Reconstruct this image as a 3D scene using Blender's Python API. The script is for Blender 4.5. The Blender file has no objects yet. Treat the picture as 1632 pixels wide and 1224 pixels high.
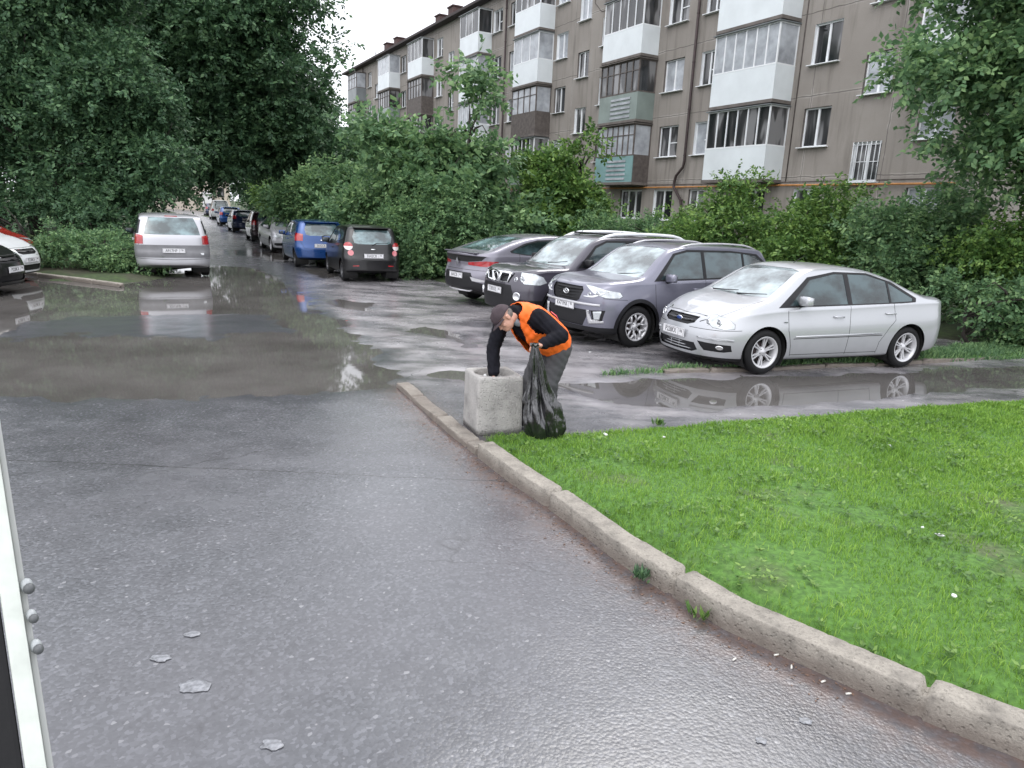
import bpy, bmesh, math, random
import numpy as np
from mathutils import Vector, Matrix
R_ = math.radians
SC = bpy.context.scene
COL = SC.collection
random.seed(7)
rng = np.random.default_rng(11)

# ------------------------------------------------------------------ camera
F_PX, PITCH, ROLL, EYE = 1121.0, math.atan(273.7/1121.0), 0.0443, 2.05
cd = bpy.data.cameras.new('camera'); cam = bpy.data.objects.new('camera', cd); COL.objects.link(cam)
fw = Vector((0, math.cos(PITCH), -math.sin(PITCH))); rt = Vector((1, 0, 0)); up = rt.cross(fw)
r2 = rt*math.cos(ROLL)+up*math.sin(ROLL); u2 = -rt*math.sin(ROLL)+up*math.cos(ROLL)
M = Matrix((r2, u2, -fw)).transposed().to_4x4(); M.translation = (0, 0, EYE)
cam.matrix_world = M
cd.sensor_width = 36; cd.lens = F_PX/1632*36; cd.clip_start = 0.05; cd.clip_end = 2000
cd.dof.use_dof = False
SC.camera = cam

# ------------------------------------------------------------------ sky, sun, exposure
SUN_EL, SUN_AZ = R_(52), R_(200)     # overcast, sun high and hidden by cloud
w = bpy.data.worlds.new('World'); SC.world = w; w.use_nodes = True
nt = w.node_tree; nt.nodes.clear()
out = nt.nodes.new('ShaderNodeOutputWorld'); bg = nt.nodes.new('ShaderNodeBackground')
sky = nt.nodes.new('ShaderNodeTexSky'); sky.sky_type = 'NISHITA'; sky.sun_disc = False
sky.sun_elevation = SUN_EL; sky.sun_rotation = SUN_AZ
sky.dust_density = 6.0; sky.air_density = 1.0; sky.ozone_density = 1.0; sky.altitude = 200
hs = nt.nodes.new('ShaderNodeHueSaturation'); hs.inputs['Saturation'].default_value = 0.16
# thin variation of the cloud cover
tc = nt.nodes.new('ShaderNodeTexCoord'); nz = nt.nodes.new('ShaderNodeTexNoise')
nz.inputs['Scale'].default_value = 1.6; nz.inputs['Detail'].default_value = 4
mr = nt.nodes.new('ShaderNodeMapRange'); mr.inputs['From Min'].default_value = .3; mr.inputs['From Max'].default_value = .7
mr.inputs['To Min'].default_value = .82; mr.inputs['To Max'].default_value = 1.1
mx = nt.nodes.new('ShaderNodeMix'); mx.data_type = 'RGBA'; mx.blend_type = 'MULTIPLY'; mx.inputs[0].default_value = 1
nt.links.new(tc.outputs['Generated'], nz.inputs['Vector']); nt.links.new(nz.outputs['Fac'], mr.inputs['Value'])
nt.links.new(sky.outputs[0], hs.inputs['Color']); nt.links.new(hs.outputs[0], mx.inputs[6]); nt.links.new(mr.outputs[0], mx.inputs[7])
# an even layer of cloud mixed over the clear sky colour
cl = nt.nodes.new('ShaderNodeMix'); cl.data_type = 'RGBA'; cl.inputs[0].default_value = .6
cl.inputs[7].default_value = (9.4, 9.6, 10.3, 1)
nt.links.new(mx.outputs[2], cl.inputs[6])
nt.links.new(cl.outputs[2], bg.inputs['Color']); nt.links.new(bg.outputs[0], out.inputs[0])
bg.inputs['Strength'].default_value = 0.12
sd = bpy.data.lights.new('sun', 'SUN'); so = bpy.data.objects.new('sun', sd); COL.objects.link(so)
sd.energy = 0.6; sd.angle = R_(25); sd.color = (1, .97, .93)
so.rotation_euler = (R_(38), 0, R_(160)); so.location = (0, 0, 30)
vs = SC.view_settings; vs.view_transform = 'Standard'; vs.look = 'None'; vs.exposure = 1.1; vs.gamma = 1.0

# ------------------------------------------------------------------ naming helpers
def tag(o, label=None, cat=None, group=None, kind=None):
    if label: o['label'] = label
    if cat: o['category'] = cat
    if group: o['group'] = group
    if kind: o['kind'] = kind
    return o
def empty(name, loc=(0, 0, 0), rz=0.0):
    o = bpy.data.objects.new(name, None); COL.objects.link(o); o.location = loc; o.rotation_euler = (0, 0, rz)
    o.empty_display_size = .2
    return o
def mesh_obj(name, me, mat=None, parent=None):
    o = bpy.data.objects.new(name, me); COL.objects.link(o)
    if mat is not None:
        for m in (mat if isinstance(mat, (list, tuple)) else [mat]): me.materials.append(m)
    if parent is not None: o.parent = parent
    return o
def np_mesh(name, V, Fs, smooth=False):
    """V (n,3) array, Fs list of (m,k) int arrays"""
    me = bpy.data.meshes.new(name)
    V = np.asarray(V, np.float32); me.vertices.add(len(V)); me.vertices.foreach_set('co', V.ravel())
    Fs = [np.asarray(f, np.int32) for f in (Fs if isinstance(Fs, list) else [Fs])]
    tot = sum(f.size for f in Fs); n = sum(len(f) for f in Fs)
    me.loops.add(tot); me.loops.foreach_set('vertex_index', np.concatenate([f.ravel() for f in Fs]))
    sizes = np.concatenate([np.full(len(f), f.shape[1], np.int32) for f in Fs])
    me.polygons.add(n); me.polygons.foreach_set('loop_start', np.concatenate([[0], np.cumsum(sizes)[:-1]]).astype(np.int32))
    me.polygons.foreach_set('use_smooth', np.full(n, smooth))
    me.update(calc_edges=True); me.validate()
    return me
class MB:
    """collects simple shapes into one mesh"""
    def __init__(s): s.bm = bmesh.new()
    def box(s, c, d, rot=None, bev=0.0, mi=0):
        r = bmesh.ops.create_cube(s.bm, size=1.0); vs_ = r['verts']
        m = Matrix.Translation(c) @ (rot if rot is not None else Matrix.Identity(4)) @ Matrix.Diagonal((d[0], d[1], d[2], 1))
        bmesh.ops.transform(s.bm, matrix=m, verts=vs_)
        fs = list({f for v in vs_ for f in v.link_faces})
        for f in fs: f.material_index = mi
        if bev > 0:
            es = list({e for v in vs_ for e in v.link_edges})
            bmesh.ops.bevel(s.bm, geom=es, offset=bev, segments=2, affect='EDGES', profile=.7)
        return vs_
    def tube(s, pts, rad, n=8, caps=True, mi=0, flat=1.0):
        pts = [Vector(p) for p in pts]
        rad = rad if isinstance(rad, (list, tuple)) else [rad]*len(pts)
        rings = []; prev = None
        for i, p in enumerate(pts):
            d = (pts[min(i+1, len(pts)-1)]-pts[max(i-1, 0)])
            if d.length < 1e-9: d = Vector((0, 0, 1))
            d.normalize()
            if prev is None:
                a = Vector((0, 0, 1)) if abs(d.z) < .9 else Vector((1, 0, 0)); x = d.cross(a).normalized()
            else:
                x = prev - d*prev.dot(d)
                x = x.normalized() if x.length > 1e-6 else d.orthogonal().normalized()
            prev = x; y = d.cross(x)
            rings.append([s.bm.verts.new(p+(x*math.cos(2*math.pi*k/n)+y*math.sin(2*math.pi*k/n)*flat)*rad[i]) for k in range(n)])
        for a, b in zip(rings, rings[1:]):
            for k in range(n):
                f = s.bm.faces.new((a[k], a[(k+1) % n], b[(k+1) % n], b[k])); f.smooth = True; f.material_index = mi
        if caps:
            for rg, rev in ((rings[0], True), (rings[-1], False)):
                f = s.bm.faces.new(rg[::-1] if rev else rg); f.material_index = mi
        return rings
    def lathe(s, prof, n=24, M=None, mi=0, closed=False, smooth=True):
        """prof: (radius, axial) pairs, axis = local z, transformed by M"""
        M = M or Matrix.Identity(4); rings = []
        for r, z in prof:
            rings.append([s.bm.verts.new(M @ Vector((r*math.cos(2*math.pi*k/n), r*math.sin(2*math.pi*k/n), z))) for k in range(n)])
        seq = list(zip(rings, rings[1:]))
        if closed: seq.append((rings[-1], rings[0]))
        for a, b in seq:
            for k in range(n):
                f = s.bm.faces.new((a[k], a[(k+1) % n], b[(k+1) % n], b[k])); f.smooth = smooth; f.material_index = mi
        return rings
    def poly(s, pts, mi=0):
        f = s.bm.faces.new([s.bm.verts.new(p) for p in pts]); f.material_index = mi; return f
    def prism(s, pts, d, mi=0):
        """extrude a planar polygon by vector d"""
        d = Vector(d); a = [s.bm.verts.new(p) for p in pts]; b = [s.bm.verts.new(Vector(p)+d) for p in pts]
        fs = [s.bm.faces.new(a[::-1]), s.bm.faces.new(b)]
        for i in range(len(a)): fs.append(s.bm.faces.new((a[i], a[(i+1) % len(a)], b[(i+1) % len(a)], b[i])))
        for f in fs: f.material_index = mi
    def ball(s, c, r, n=12, mi=0, rot=None):
        r = r if isinstance(r, (list, tuple)) else (r, r, r); m_ = max(6, n*2//3)
        M_ = Matrix.Translation(c) @ (rot if rot is not None else Matrix.Identity(4)) @ Matrix.Diagonal((r[0], r[1], r[2], 1))
        new = s.bm.verts.new; t_, b_ = new(M_ @ Vector((0, 0, 1))), new(M_ @ Vector((0, 0, -1))); rows = []
        for j in range(1, m_):
            th = math.pi*j/m_; z, q = math.cos(th), math.sin(th)
            rows.append([new(M_ @ Vector((q*math.cos(2*math.pi*k/n), q*math.sin(2*math.pi*k/n), z))) for k in range(n)])
        fs = [s.bm.faces.new((t_, rows[0][k], rows[0][(k+1) % n])) for k in range(n)]+[s.bm.faces.new((b_, rows[-1][(k+1) % n], rows[-1][k])) for k in range(n)]
        for x, y in zip(rows, rows[1:]): fs += [s.bm.faces.new((x[k], y[k], y[(k+1) % n], x[(k+1) % n])) for k in range(n)]
        for f in fs: f.smooth = True; f.material_index = mi
    def mesh(s, name, fixn=True):
        if fixn: bmesh.ops.recalc_face_normals(s.bm, faces=s.bm.faces)
        me = bpy.data.meshes.new(name); s.bm.to_mesh(me); s.bm.free(); return me
    def build(s, name, mat, parent=None, fixn=True):
        return mesh_obj(name, s.mesh(name, fixn), mat, parent)
def copy_tree(o, parent=None):
    c = o.copy(); COL.objects.link(c)
    if parent is not None: c.parent = parent
    for ch in list(o.children): copy_tree(ch, c)
    return c
def rotm(x=0, y=0, z=0):
    return Matrix.Rotation(z, 4, 'Z') @ Matrix.Rotation(y, 4, 'Y') @ Matrix.Rotation(x, 4, 'X')

# ------------------------------------------------------------------ materials
def new_mat(name):
    m = bpy.data.materials.new(name); m.use_nodes = True
    return m, m.node_tree, m.node_tree.nodes['Principled BSDF']
def N(nt, typ, **kw):
    n = nt.nodes.new(typ)
    for k, v in kw.items():
        if k in n.inputs: n.inputs[k].default_value = v
        else: setattr(n, k, v)
    return n
def ramp(nt, src, stops):
    r = nt.nodes.new('ShaderNodeValToRGB'); el = r.color_ramp.elements
    while len(el) < len(stops): el.new(.5)
    for e, (p, c) in zip(el, stops): e.position = p; e.color = (c[0], c[1], c[2], 1) if not isinstance(c, (int, float)) else (c, c, c, 1)
    nt.links.new(src, r.inputs[0]); return r.outputs[0]
def mixc(nt, fac, a, b, mode='MIX'):
    m = nt.nodes.new('ShaderNodeMix'); m.data_type = 'RGBA'; m.blend_type = mode
    for s_, v in ((0, fac), (6, a), (7, b)):
        if hasattr(v, 'is_output') or hasattr(v, 'links'): nt.links.new(v, m.inputs[s_])
        elif isinstance(v, (int, float)) and s_ == 0: m.inputs[0].default_value = v
        else: m.inputs[s_].default_value = (*v[:3], 1) if not isinstance(v, (int, float)) else (v, v, v, 1)
    return m.outputs[2]
def coords(nt, kind='Object', scale=(1, 1, 1), loc=(0, 0, 0)):
    t = nt.nodes.new('ShaderNodeTexCoord'); mp = nt.nodes.new('ShaderNodeMapping')
    mp.inputs['Scale'].default_value = scale; mp.inputs['Location'].default_value = loc
    nt.links.new(t.outputs[kind], mp.inputs[0]); return mp.outputs[0]
def noise(nt, vec, scale, detail=4, rough=.55):
    n = N(nt, 'ShaderNodeTexNoise', Scale=scale, Detail=detail, Roughness=rough)
    nt.links.new(vec, n.inputs['Vector']); return n.outputs['Fac']
def bump(nt, src, p, strength=.3, dist=.01, prev=None):
    b = N(nt, 'ShaderNodeBump', Strength=strength, Distance=dist); nt.links.new(src, b.inputs['Height'])
    if prev is not None: nt.links.new(prev, b.inputs['Normal'])
    nt.links.new(b.outputs[0], p.inputs['Normal']); return b.outputs[0]
def simple(name, col, rough=.5, metal=0.0, var=.12, scale=6, bmp=0.0, coat=0.0, spec=.5, bscale=40, ior=1.5):
    m, nt, p = new_mat(name)
    v = coords(nt); n = noise(nt, v, scale)
    lo = [c*(1-var) for c in col]; hi = [min(1, c*(1+var)) for c in col]
    nt.links.new(ramp(nt, n, [(.3, lo), (.7, hi)]), p.inputs['Base Color'])
    p.inputs['Roughness'].default_value = rough; p.inputs['Metallic'].default_value = metal
    p.inputs['Coat Weight'].default_value = coat; p.inputs['Coat Roughness'].default_value = .03
    p.inputs['Specular IOR Level'].default_value = spec; p.inputs['IOR'].default_value = ior
    if bmp: bump(nt, noise(nt, v, bscale, 5), p, bmp, .005)
    return m
MT = {}
MT['rubber'] = simple('tyre_rubber', (.010, .010, .011), .7, bmp=.3, spec=.25)
MT['blackplastic'] = simple('black_plastic', (.011, .011, .013), .45, bmp=.15, spec=.35)
MT['gap'] = simple('shadow_gap', (.01, .01, .01), .8)
MT['alloy'] = simple('alloy', (.5, .5, .52), .32, .25, var=.06, coat=.6)
MT['bulb'] = simple('lamp_bowl', (.22, .23, .25), .08, .6, var=.3, coat=1)
MT['darkalloy'] = simple('dark_alloy', (.07, .07, .075), .35, .5)
MT['chrome'] = simple('chrome', (.75, .76, .78), .12, 1.0, var=.03)
MT['whiteplastic'] = simple('white_plastic', (.72, .74, .76), .35, var=.04)
MT['pvc'] = simple('pvc_white', (.74, .76, .78), .4, var=.05)
MT['plate'] = simple('number_plate', (.7, .7, .72), .4, var=.03)
MT['ink'] = simple('ink', (.03, .03, .035), .5)
MT['wood'] = simple('bark', (.035, .029, .025), .85, var=.35, scale=9, bmp=.6, bscale=18)
MT['rust'] = simple('dark_metal', (.05, .035, .035), .6, .3, var=.3)
def paint(name, col, metal=.0, rough=.28, coat=.8):
    m, nt, p = new_mat(name); v = coords(nt)
    # road film towards the sills: soft grime on the lower body, plus fine flake
    sx = N(nt, 'ShaderNodeSeparateXYZ'); nt.links.new(v, sx.inputs[0])
    a = N(nt, 'ShaderNodeMapRange'); a.inputs['From Min'].default_value = .62; a.inputs['From Max'].default_value = .22
    a.inputs['To Max'].default_value = .55
    nt.links.new(sx.outputs['Z'], a.inputs['Value'])
    n = noise(nt, v, 5, 6)
    mm = N(nt, 'ShaderNodeMath', operation='MULTIPLY'); nt.links.new(a.outputs[0], mm.inputs[0]); nt.links.new(n, mm.inputs[1])
    dirt = [min(.26, c*.4+.03) for c in col]
    nt.links.new(mixc(nt, mm.outputs[0], col, dirt), p.inputs['Base Color'])
    p.inputs['Metallic'].default_value = metal
    p.inputs['Coat Weight'].default_value = coat; p.inputs['Coat Roughness'].default_value = .05
    rr = N(nt, 'ShaderNodeMapRange'); rr.inputs['To Min'].default_value = rough; rr.inputs['To Max'].default_value = .6
    nt.links.new(mm.outputs[0], rr.inputs['Value']); nt.links.new(rr.outputs[0], p.inputs['Roughness'])
    # rain drops
    vo = N(nt, 'ShaderNodeTexVoronoi', Scale=70); nt.links.new(v, vo.inputs['Vector'])
    d = ramp(nt, vo.outputs['Distance'], [(.12, 1), (.3, 0)])
    bump(nt, d, p, .1, .002)
    return m
def glass(name, col=(.028, .045, .05), ior=1.65, rough=.04):
    m, nt, p = new_mat(name); v = coords(nt); n = noise(nt, coords(nt, scale=(1, 1, 1.6)), 2.0, 4)
    nt.links.new(ramp(nt, n, [(.38, [c*.35 for c in col]), (.5, col), (.62, [c*2.0 for c in col])]), p.inputs['Base Color'])  # reflections and dark interior painted as mottled base colour
    p.inputs['Roughness'].default_value = rough; p.inputs['IOR'].default_value = ior
    vo = N(nt, 'ShaderNodeTexVoronoi', Scale=60); nt.links.new(v, vo.inputs['Vector'])
    d = ramp(nt, vo.outputs['Distance'], [(.12, 1), (.3, 0)]); bump(nt, d, p, .12, .002)
    return m
MT['glass'] = glass('car_glass'); MT['screen'] = glass('windscreen_glass', (.19, .23, .24), 2.2)  # windscreen: reflected sky put into its pale base colour
MT['reargls'] = glass('rear_glass', (.10, .15, .16), 1.9)
MT['lamp'] = simple('lamp_glass', (.50, .53, .55), .16, .3, var=.35, scale=9, coat=1)
MT['redlamp'] = simple('red_lamp', (.35, .015, .02), .15, 0, var=.3, coat=1)
MT['amber'] = simple('amber_lamp', (.6, .2, .03), .2, coat=1)
# ------------------------------------------------------------------ ground, road, water
def smooth01(t): t = np.clip(t, 0, 1); return t*t*(3-2*t)
def vnoise(x, y, seed=0):
    """value noise on numpy arrays"""
    def h(i, j): 
        v = np.sin(i*127.1+j*311.7+seed*74.7)*43758.5453; return v-np.floor(v)
    i, j = np.floor(x), np.floor(y); fx, fy = x-i, y-j; fx = fx*fx*(3-2*fx); fy = fy*fy*(3-2*fy)
    return (h(i, j)*(1-fx)+h(i+1, j)*fx)*(1-fy)+(h(i, j+1)*(1-fx)+h(i+1, j+1)*fx)*fy
def fbm(x, y, seed=0, o=4):
    s_, a, f = 0, .5, 1
    for k in range(o): s_ = s_+a*vnoise(x*f, y*f, seed+k*13); a *= .5; f *= 2.03
    return s_
def poly_sd(px, py, poly):
    """signed distance to polygon (negative inside)"""
    P = np.array(poly, float); d = np.full(px.shape, 1e9); ins = np.zeros(px.shape, bool)
    for (x0, y0), (x1, y1) in zip(P, np.roll(P, -1, 0)):
        ex, ey = x1-x0, y1-y0; t = np.clip(((px-x0)*ex+(py-y0)*ey)/(ex*ex+ey*ey+1e-12), 0, 1)
        d = np.minimum(d, np.hypot(px-x0-t*ex, py-y0-t*ey))
        c = ((y0 > py) != (y1 > py)) & (px < (x1-x0)*(py-y0)/(y1-y0+1e-12)+x0); ins ^= c
    return np.where(ins, -d, d)
EA = np.array([-.4833, .8755]); NA = np.array([.8755, .4833])      # along / across the apartment block
def dfar(s, c): return (EA[0]*s+NA[0]*c, EA[1]*s+NA[1]*c)

PUDDLE_MAIN = [(-7.6, 7.2), (-4.6, 6.95), (-3.2, 7.35), (-1.35, 7.95), (-1.7, 9.1), (-2.4, 10.6), (-3.2, 12.6), (-3.9, 13.6), (-4.6, 15.4), (-5.6, 17.2),
               (-6.8, 19.8), (-8.6, 22.4), (-11.5, 22.6), (-12.6, 19.6), (-11.6, 16.8), (-13.5, 14.5), (-12.5, 11.6), (-10, 9.9), (-8.6, 8.4)]
PUDDLE_ISLAND = [(-7.5, 9.6), (-4.6, 10.4), (-3.6, 11.4), (-4.0, 12.6), (-5.2, 13.4), (-6.6, 12.6), (-8.2, 11.4)]
PUDDLE_PATH = [(.62, 8.5), (1.2, 8.75), (2.4, 9.15), (4.4, 9.75), (7.0, 10.7), (9.2, 11.7), (9.6, 11.0), (7.4, 9.7), (5.0, 8.8), (3.4, 8.1), (2.2, 7.6), (1.2, 7.7)]
PUDDLES_SMALL = [
    [(-7.2, 24.2), (-6.2, 21.4), (-5.5, 20.2), (-5.3, 21.2), (-6.4, 24.0), (-7.3, 26.0)],
    [(-10.6, 29.5), (-9.0, 25.5), (-8.3, 25.0), (-8.8, 27.0), (-10.0, 30.4)],
    [(-1.9, 12.2), (-1.2, 11.6), (-.7, 10.9), (-1.0, 11.8), (-1.6, 12.6)],
    [(-1.0, 8.75), (-.55, 8.55), (-.35, 8.8), (-.8, 9.05)],
    [(-3.9, 15.6), (-3.3, 15.2), (-3.0, 14.2), (-3.5, 14.4), (-4.0, 15.1)],
    [(.4, 13.6), (1.0, 12.3), (1.4, 12.0), (1.2, 12.9), (.7, 13.8)]]
def road_h(x, y):
    h = (fbm(x*.9, y*.9, 3)-.5)*.016+(fbm(x*4, y*4, 9, 3)-.5)*.006
    # cracked, patched tarmac beyond the kerb end
    rr = smooth01((y-8)/1.5)*smooth01((x+4.5)/1.5)
    h = h+rr*(fbm(x*1.7+3, y*2.6, 21, 5)-.5)*.035
    wv = (fbm(x*2.2, y*2.2, 5, 4)-.5)+(fbm(x*7, y*7, 8, 3)-.5)*.45
    def basin(poly, dep, soft): return -dep*smooth01((soft-(poly_sd(x, y, poly)+wv*soft*1.1))/(2*soft))
    b = basin(PUDDLE_MAIN, .034, .55)
    b = b*(1-.72*smooth01((.5-(poly_sd(x, y, PUDDLE_ISLAND)+wv*1.0))/1.0))
    b = b+basin(PUDDLE_PATH, .026, .28)
    for p in PUDDLES_SMALL: b = b+basin(p, .03, .3)
    # gutter dirt against the kerb
    return h+b
def asphalt(name):
    m, nt, p = new_mat(name); v = coords(nt)
    big = noise(nt, v, .45, 5, .6); mid = noise(nt, v, 3.2, 6, .62); fine = noise(nt, v, 60, 5, .75)
    vo = N(nt, 'ShaderNodeTexVoronoi', Scale=62); nt.links.new(v, vo.inputs['Vector'])
    agg = ramp(nt, vo.outputs['Color'], [(.0, (.032, .034, .038)), (.6, (.080, .083, .092)), (.9, (.16, .165, .185)), (1, (.42, .42, .43))])
    base = mixc(nt, .55, ramp(nt, mid, [(.3, (.056, .058, .064)), (.7, (.112, .116, .128))]), agg)
    base = mixc(nt, ramp(nt, big, [(.35, 0.0), (.7, .55)]), base, (.10, .095, .105))
    # broken, patched yard: wear, sky sheen painted in as paler colour, dark wet hollows
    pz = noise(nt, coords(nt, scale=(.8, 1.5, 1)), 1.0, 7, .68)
    aw = N(nt, 'ShaderNodeAttribute', attribute_name='worn_sheen'); wn = aw.outputs['Fac']
    worn_sheen = mixc(nt, ramp(nt, pz, [(.40, 0), (.58, 1)]), mixc(nt, .5, (.15, .142, .148), base), (.30, .285, .295))
    worn_sheen = mixc(nt, ramp(nt, pz, [(.30, .75), (.40, 0)]), worn_sheen, (.05, .047, .05)); base = mixc(nt, wn, base, worn_sheen)
    at = N(nt, 'ShaderNodeAttribute', attribute_name='silt'); sm_ = N(nt, 'ShaderNodeMath', operation='MULTIPLY'); nt.links.new(at.outputs['Fac'], sm_.inputs[0]); nt.links.new(ramp(nt, noise(nt, v, 12, 5), [(.35, .25), (.6, 1)]), sm_.inputs[1])
    base = mixc(nt, sm_.outputs[0], base, (.13, .085, .07))
    # pale spatter
    v2 = N(nt, 'ShaderNodeTexVoronoi', Scale=7.5); nt.links.new(v, v2.inputs['Vector'])
    spot = ramp(nt, v2.outputs['Distance'], [(.03, .8), (.06, 0)]); base = mixc(nt, spot, base, (.28, .27, .28))
    # straight seam and hairline cracks of the laid tarmac
    v3 = N(nt, 'ShaderNodeTexVoronoi', feature='DISTANCE_TO_EDGE', Scale=.42)
    wob = N(nt, 'ShaderNodeVectorMath', operation='ADD'); nn = N(nt, 'ShaderNodeTexNoise', Scale=1.3, Detail=5); nt.links.new(v, nn.inputs['Vector'])
    nt.links.new(v, wob.inputs[0]); nt.links.new(nn.outputs['Color'], wob.inputs[1]); nt.links.new(wob.outputs[0], v3.inputs['Vector'])
    crack = ramp(nt, v3.outputs['Distance'], [(.0, 1), (.007, 0)])
    ck = N(nt, 'ShaderNodeMath', operation='MULTIPLY'); nt.links.new(crack, ck.inputs[0]); nt.links.new(ramp(nt, big, [(.5, 0), (.62, .8)]), ck.inputs[1])
    base = mixc(nt, ck.outputs[0], base, (.02, .019, .02))
    nt.links.new(base, p.inputs['Base Color'])
    # wetness: low basins and random film are smoother
    geo = N(nt, 'ShaderNodeSeparateXYZ'); nt.links.new(v, geo.inputs[0])
    wet = N(nt, 'ShaderNodeMapRange'); wet.inputs['From Min'].default_value = .004; wet.inputs['From Max'].default_value = -.012
    wet.inputs['To Min'].default_value = 0; wet.inputs['To Max'].default_value = 1; nt.links.new(geo.outputs['Z'], wet.inputs['Value'])
    r0 = ramp(nt, mid, [(.35, .20), (.65, .34)])
    nt.links.new(mixc(nt, wet.outputs[0], r0, (.12, .12, .12)), p.inputs['Roughness'])
    p.inputs['IOR'].default_value = 1.65
    sy = N(nt, 'ShaderNodeMath', operation='MULTIPLY_ADD'); sy.inputs[1].default_value = .10; nt.links.new(mid, sy.inputs[0]); nt.links.new(geo.outputs['Y'], sy.inputs[2])
    sc_ = N(nt, 'ShaderNodeMath', operation='COMPARE'); sc_.inputs[1].default_value = 5.22; sc_.inputs[2].default_value = .006; nt.links.new(sy.outputs[0], sc_.inputs[0])
    nt.links.new(mixc(nt, sc_.outputs[0], base, (.035, .033, .035)), p.inputs['Base Color'])
    bb = bump(nt, fine, p, .55, .006)
    ws_ = N(nt, 'ShaderNodeMapRange'); ws_.inputs['To Min'].default_value = .22; ws_.inputs['To Max'].default_value = .07; nt.links.new(wet.outputs[0], ws_.inputs['Value'])
    nt.links.new(ws_.outputs[0], bb.node.inputs['Strength'])
    inv = N(nt, 'ShaderNodeMath', operation='SUBTRACT'); inv.inputs[0].default_value = 1; nt.links.new(vo.outputs['Distance'], inv.inputs[1])
    b2_ = bump(nt, inv.outputs[0], p, .5, .006, bb); nt.links.new(ws_.outputs[0], b2_.node.inputs['Strength'])
    return m
MT['asphalt'] = asphalt('wet_asphalt')
def water_mat():
    m, nt, p = new_mat('puddle_water'); v = coords(nt)
    p.inputs['Roughness'].default_value = .035; p.inputs['IOR'].default_value = 1.38
    n = noise(nt, v, .8, 3)
    nt.links.new(ramp(nt, n, [(.3, (.075, .070, .066)), (.7, (.122, .115, .110))]), p.inputs['Base Color'])
    p.inputs['Alpha'].default_value = 1
    bump(nt, noise(nt, coords(nt, scale=(1, 1, 1)), 9, 2), p, .035, .004)
    return m
MT['water'] = water_mat()
def grid_obj(name, x0, x1, y0, y1, st, hf, mat, keep=None, smooth=True):
    xs = np.arange(x0, x1+st*.5, st); ys = np.arange(y0, y1+st*.5, st); X, Y = np.meshgrid(xs, ys)
    Z = hf(X, Y); V = np.stack([X, Y, Z], -1).reshape(-1, 3); nx = len(xs)
    idx = np.arange(len(xs)*len(ys)).reshape(len(ys), nx)
    Fq = np.stack([idx[:-1, :-1], idx[:-1, 1:], idx[1:, 1:], idx[1:, :-1]], -1).reshape(-1, 4)
    if keep is not None:
        c = V[Fq].mean(1); k = keep(c[:, 0], c[:, 1]); Fq = Fq[k]
        used = np.unique(Fq); mp = -np.ones(len(V), int); mp[used] = np.arange(len(used)); V = V[used]; Fq = mp[Fq]
    return tag(mesh_obj(name, np_mesh(name, V, [Fq], smooth), mat), kind='structure')
def soil_mat():
    m, nt, p = new_mat('grassy_soil'); v = coords(nt)
    a = noise(nt, v, .35, 5); b = noise(nt, v, 9, 5)
    c1 = ramp(nt, b, [(.3, (.02, .03, .012)), (.7, (.05, .085, .022))]); c2 = ramp(nt, b, [(.3, (.035, .03, .022)), (.7, (.08, .07, .05))])
    nt.links.new(mixc(nt, ramp(nt, a, [(.5, 0), (.62, .8)]), c1, c2), p.inputs['Base Color']); p.inputs['Roughness'].default_value = .9
    bump(nt, b, p, .7, .03); return m
MT['soil'] = soil_mat()
g = MB(); g.poly([(-900, -300, -.12), (900, -300, -.12), (900, 1200, -.12), (-900, 1200, -.12)]); tag(g.build('ground', MT['soil']), kind='structure')
# tarmac near the camera, finely modelled so that the puddles have true shorelines
XN0, XN1, YN0, YN1 = -18.0, 12.0, -2.0, 27.0
rd_o = grid_obj('road', XN0, XN1, YN0, YN1, .085, road_h, MT['asphalt'])
KB0 = [(-1.33, 7.95), (-.89, 7.0), (-.57, 6.29), (-.24, 5.64), (.02, 5.14), (.31, 4.66), (.68, 3.95), (1.15, 3.24), (1.52, 2.9), (1.82, 2.62), (2.12, 2.4), (2.75, 1.95), (3.6, 1.45), (5.0, .9)]
nv = len(rd_o.data.vertices); co_ = np.empty(nv*3, np.float32); rd_o.data.vertices.foreach_get('co', co_); co_ = co_.reshape(-1, 3); dk = np.full(nv, 9.0)
for (xa, ya), (xb_, yb_) in zip(KB0, KB0[1:]):
    ex, ey = xb_-xa, yb_-ya; t_ = np.clip(((co_[:, 0]-xa)*ex+(co_[:, 1]-ya)*ey)/(ex*ex+ey*ey), 0, 1); dk = np.minimum(dk, np.hypot(co_[:, 0]-xa-t_*ex, co_[:, 1]-ya-t_*ey))
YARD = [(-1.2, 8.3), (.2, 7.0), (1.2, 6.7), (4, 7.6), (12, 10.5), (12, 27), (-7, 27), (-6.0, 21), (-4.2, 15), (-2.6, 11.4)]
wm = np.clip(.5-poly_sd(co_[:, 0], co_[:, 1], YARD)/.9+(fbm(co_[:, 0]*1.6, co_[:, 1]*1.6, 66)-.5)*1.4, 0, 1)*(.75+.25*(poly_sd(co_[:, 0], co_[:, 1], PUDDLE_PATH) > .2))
rd_o.data.attributes.new('worn_sheen', 'FLOAT', 'POINT').data.foreach_set('value', wm.astype(np.float32))  # yard mask: wear together with the painted-in sky sheen
rd_o.data.attributes.new('silt', 'FLOAT', 'POINT').data.foreach_set('value', (np.exp(-(dk/.22)**1.5)*.85).astype(np.float32))
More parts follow.
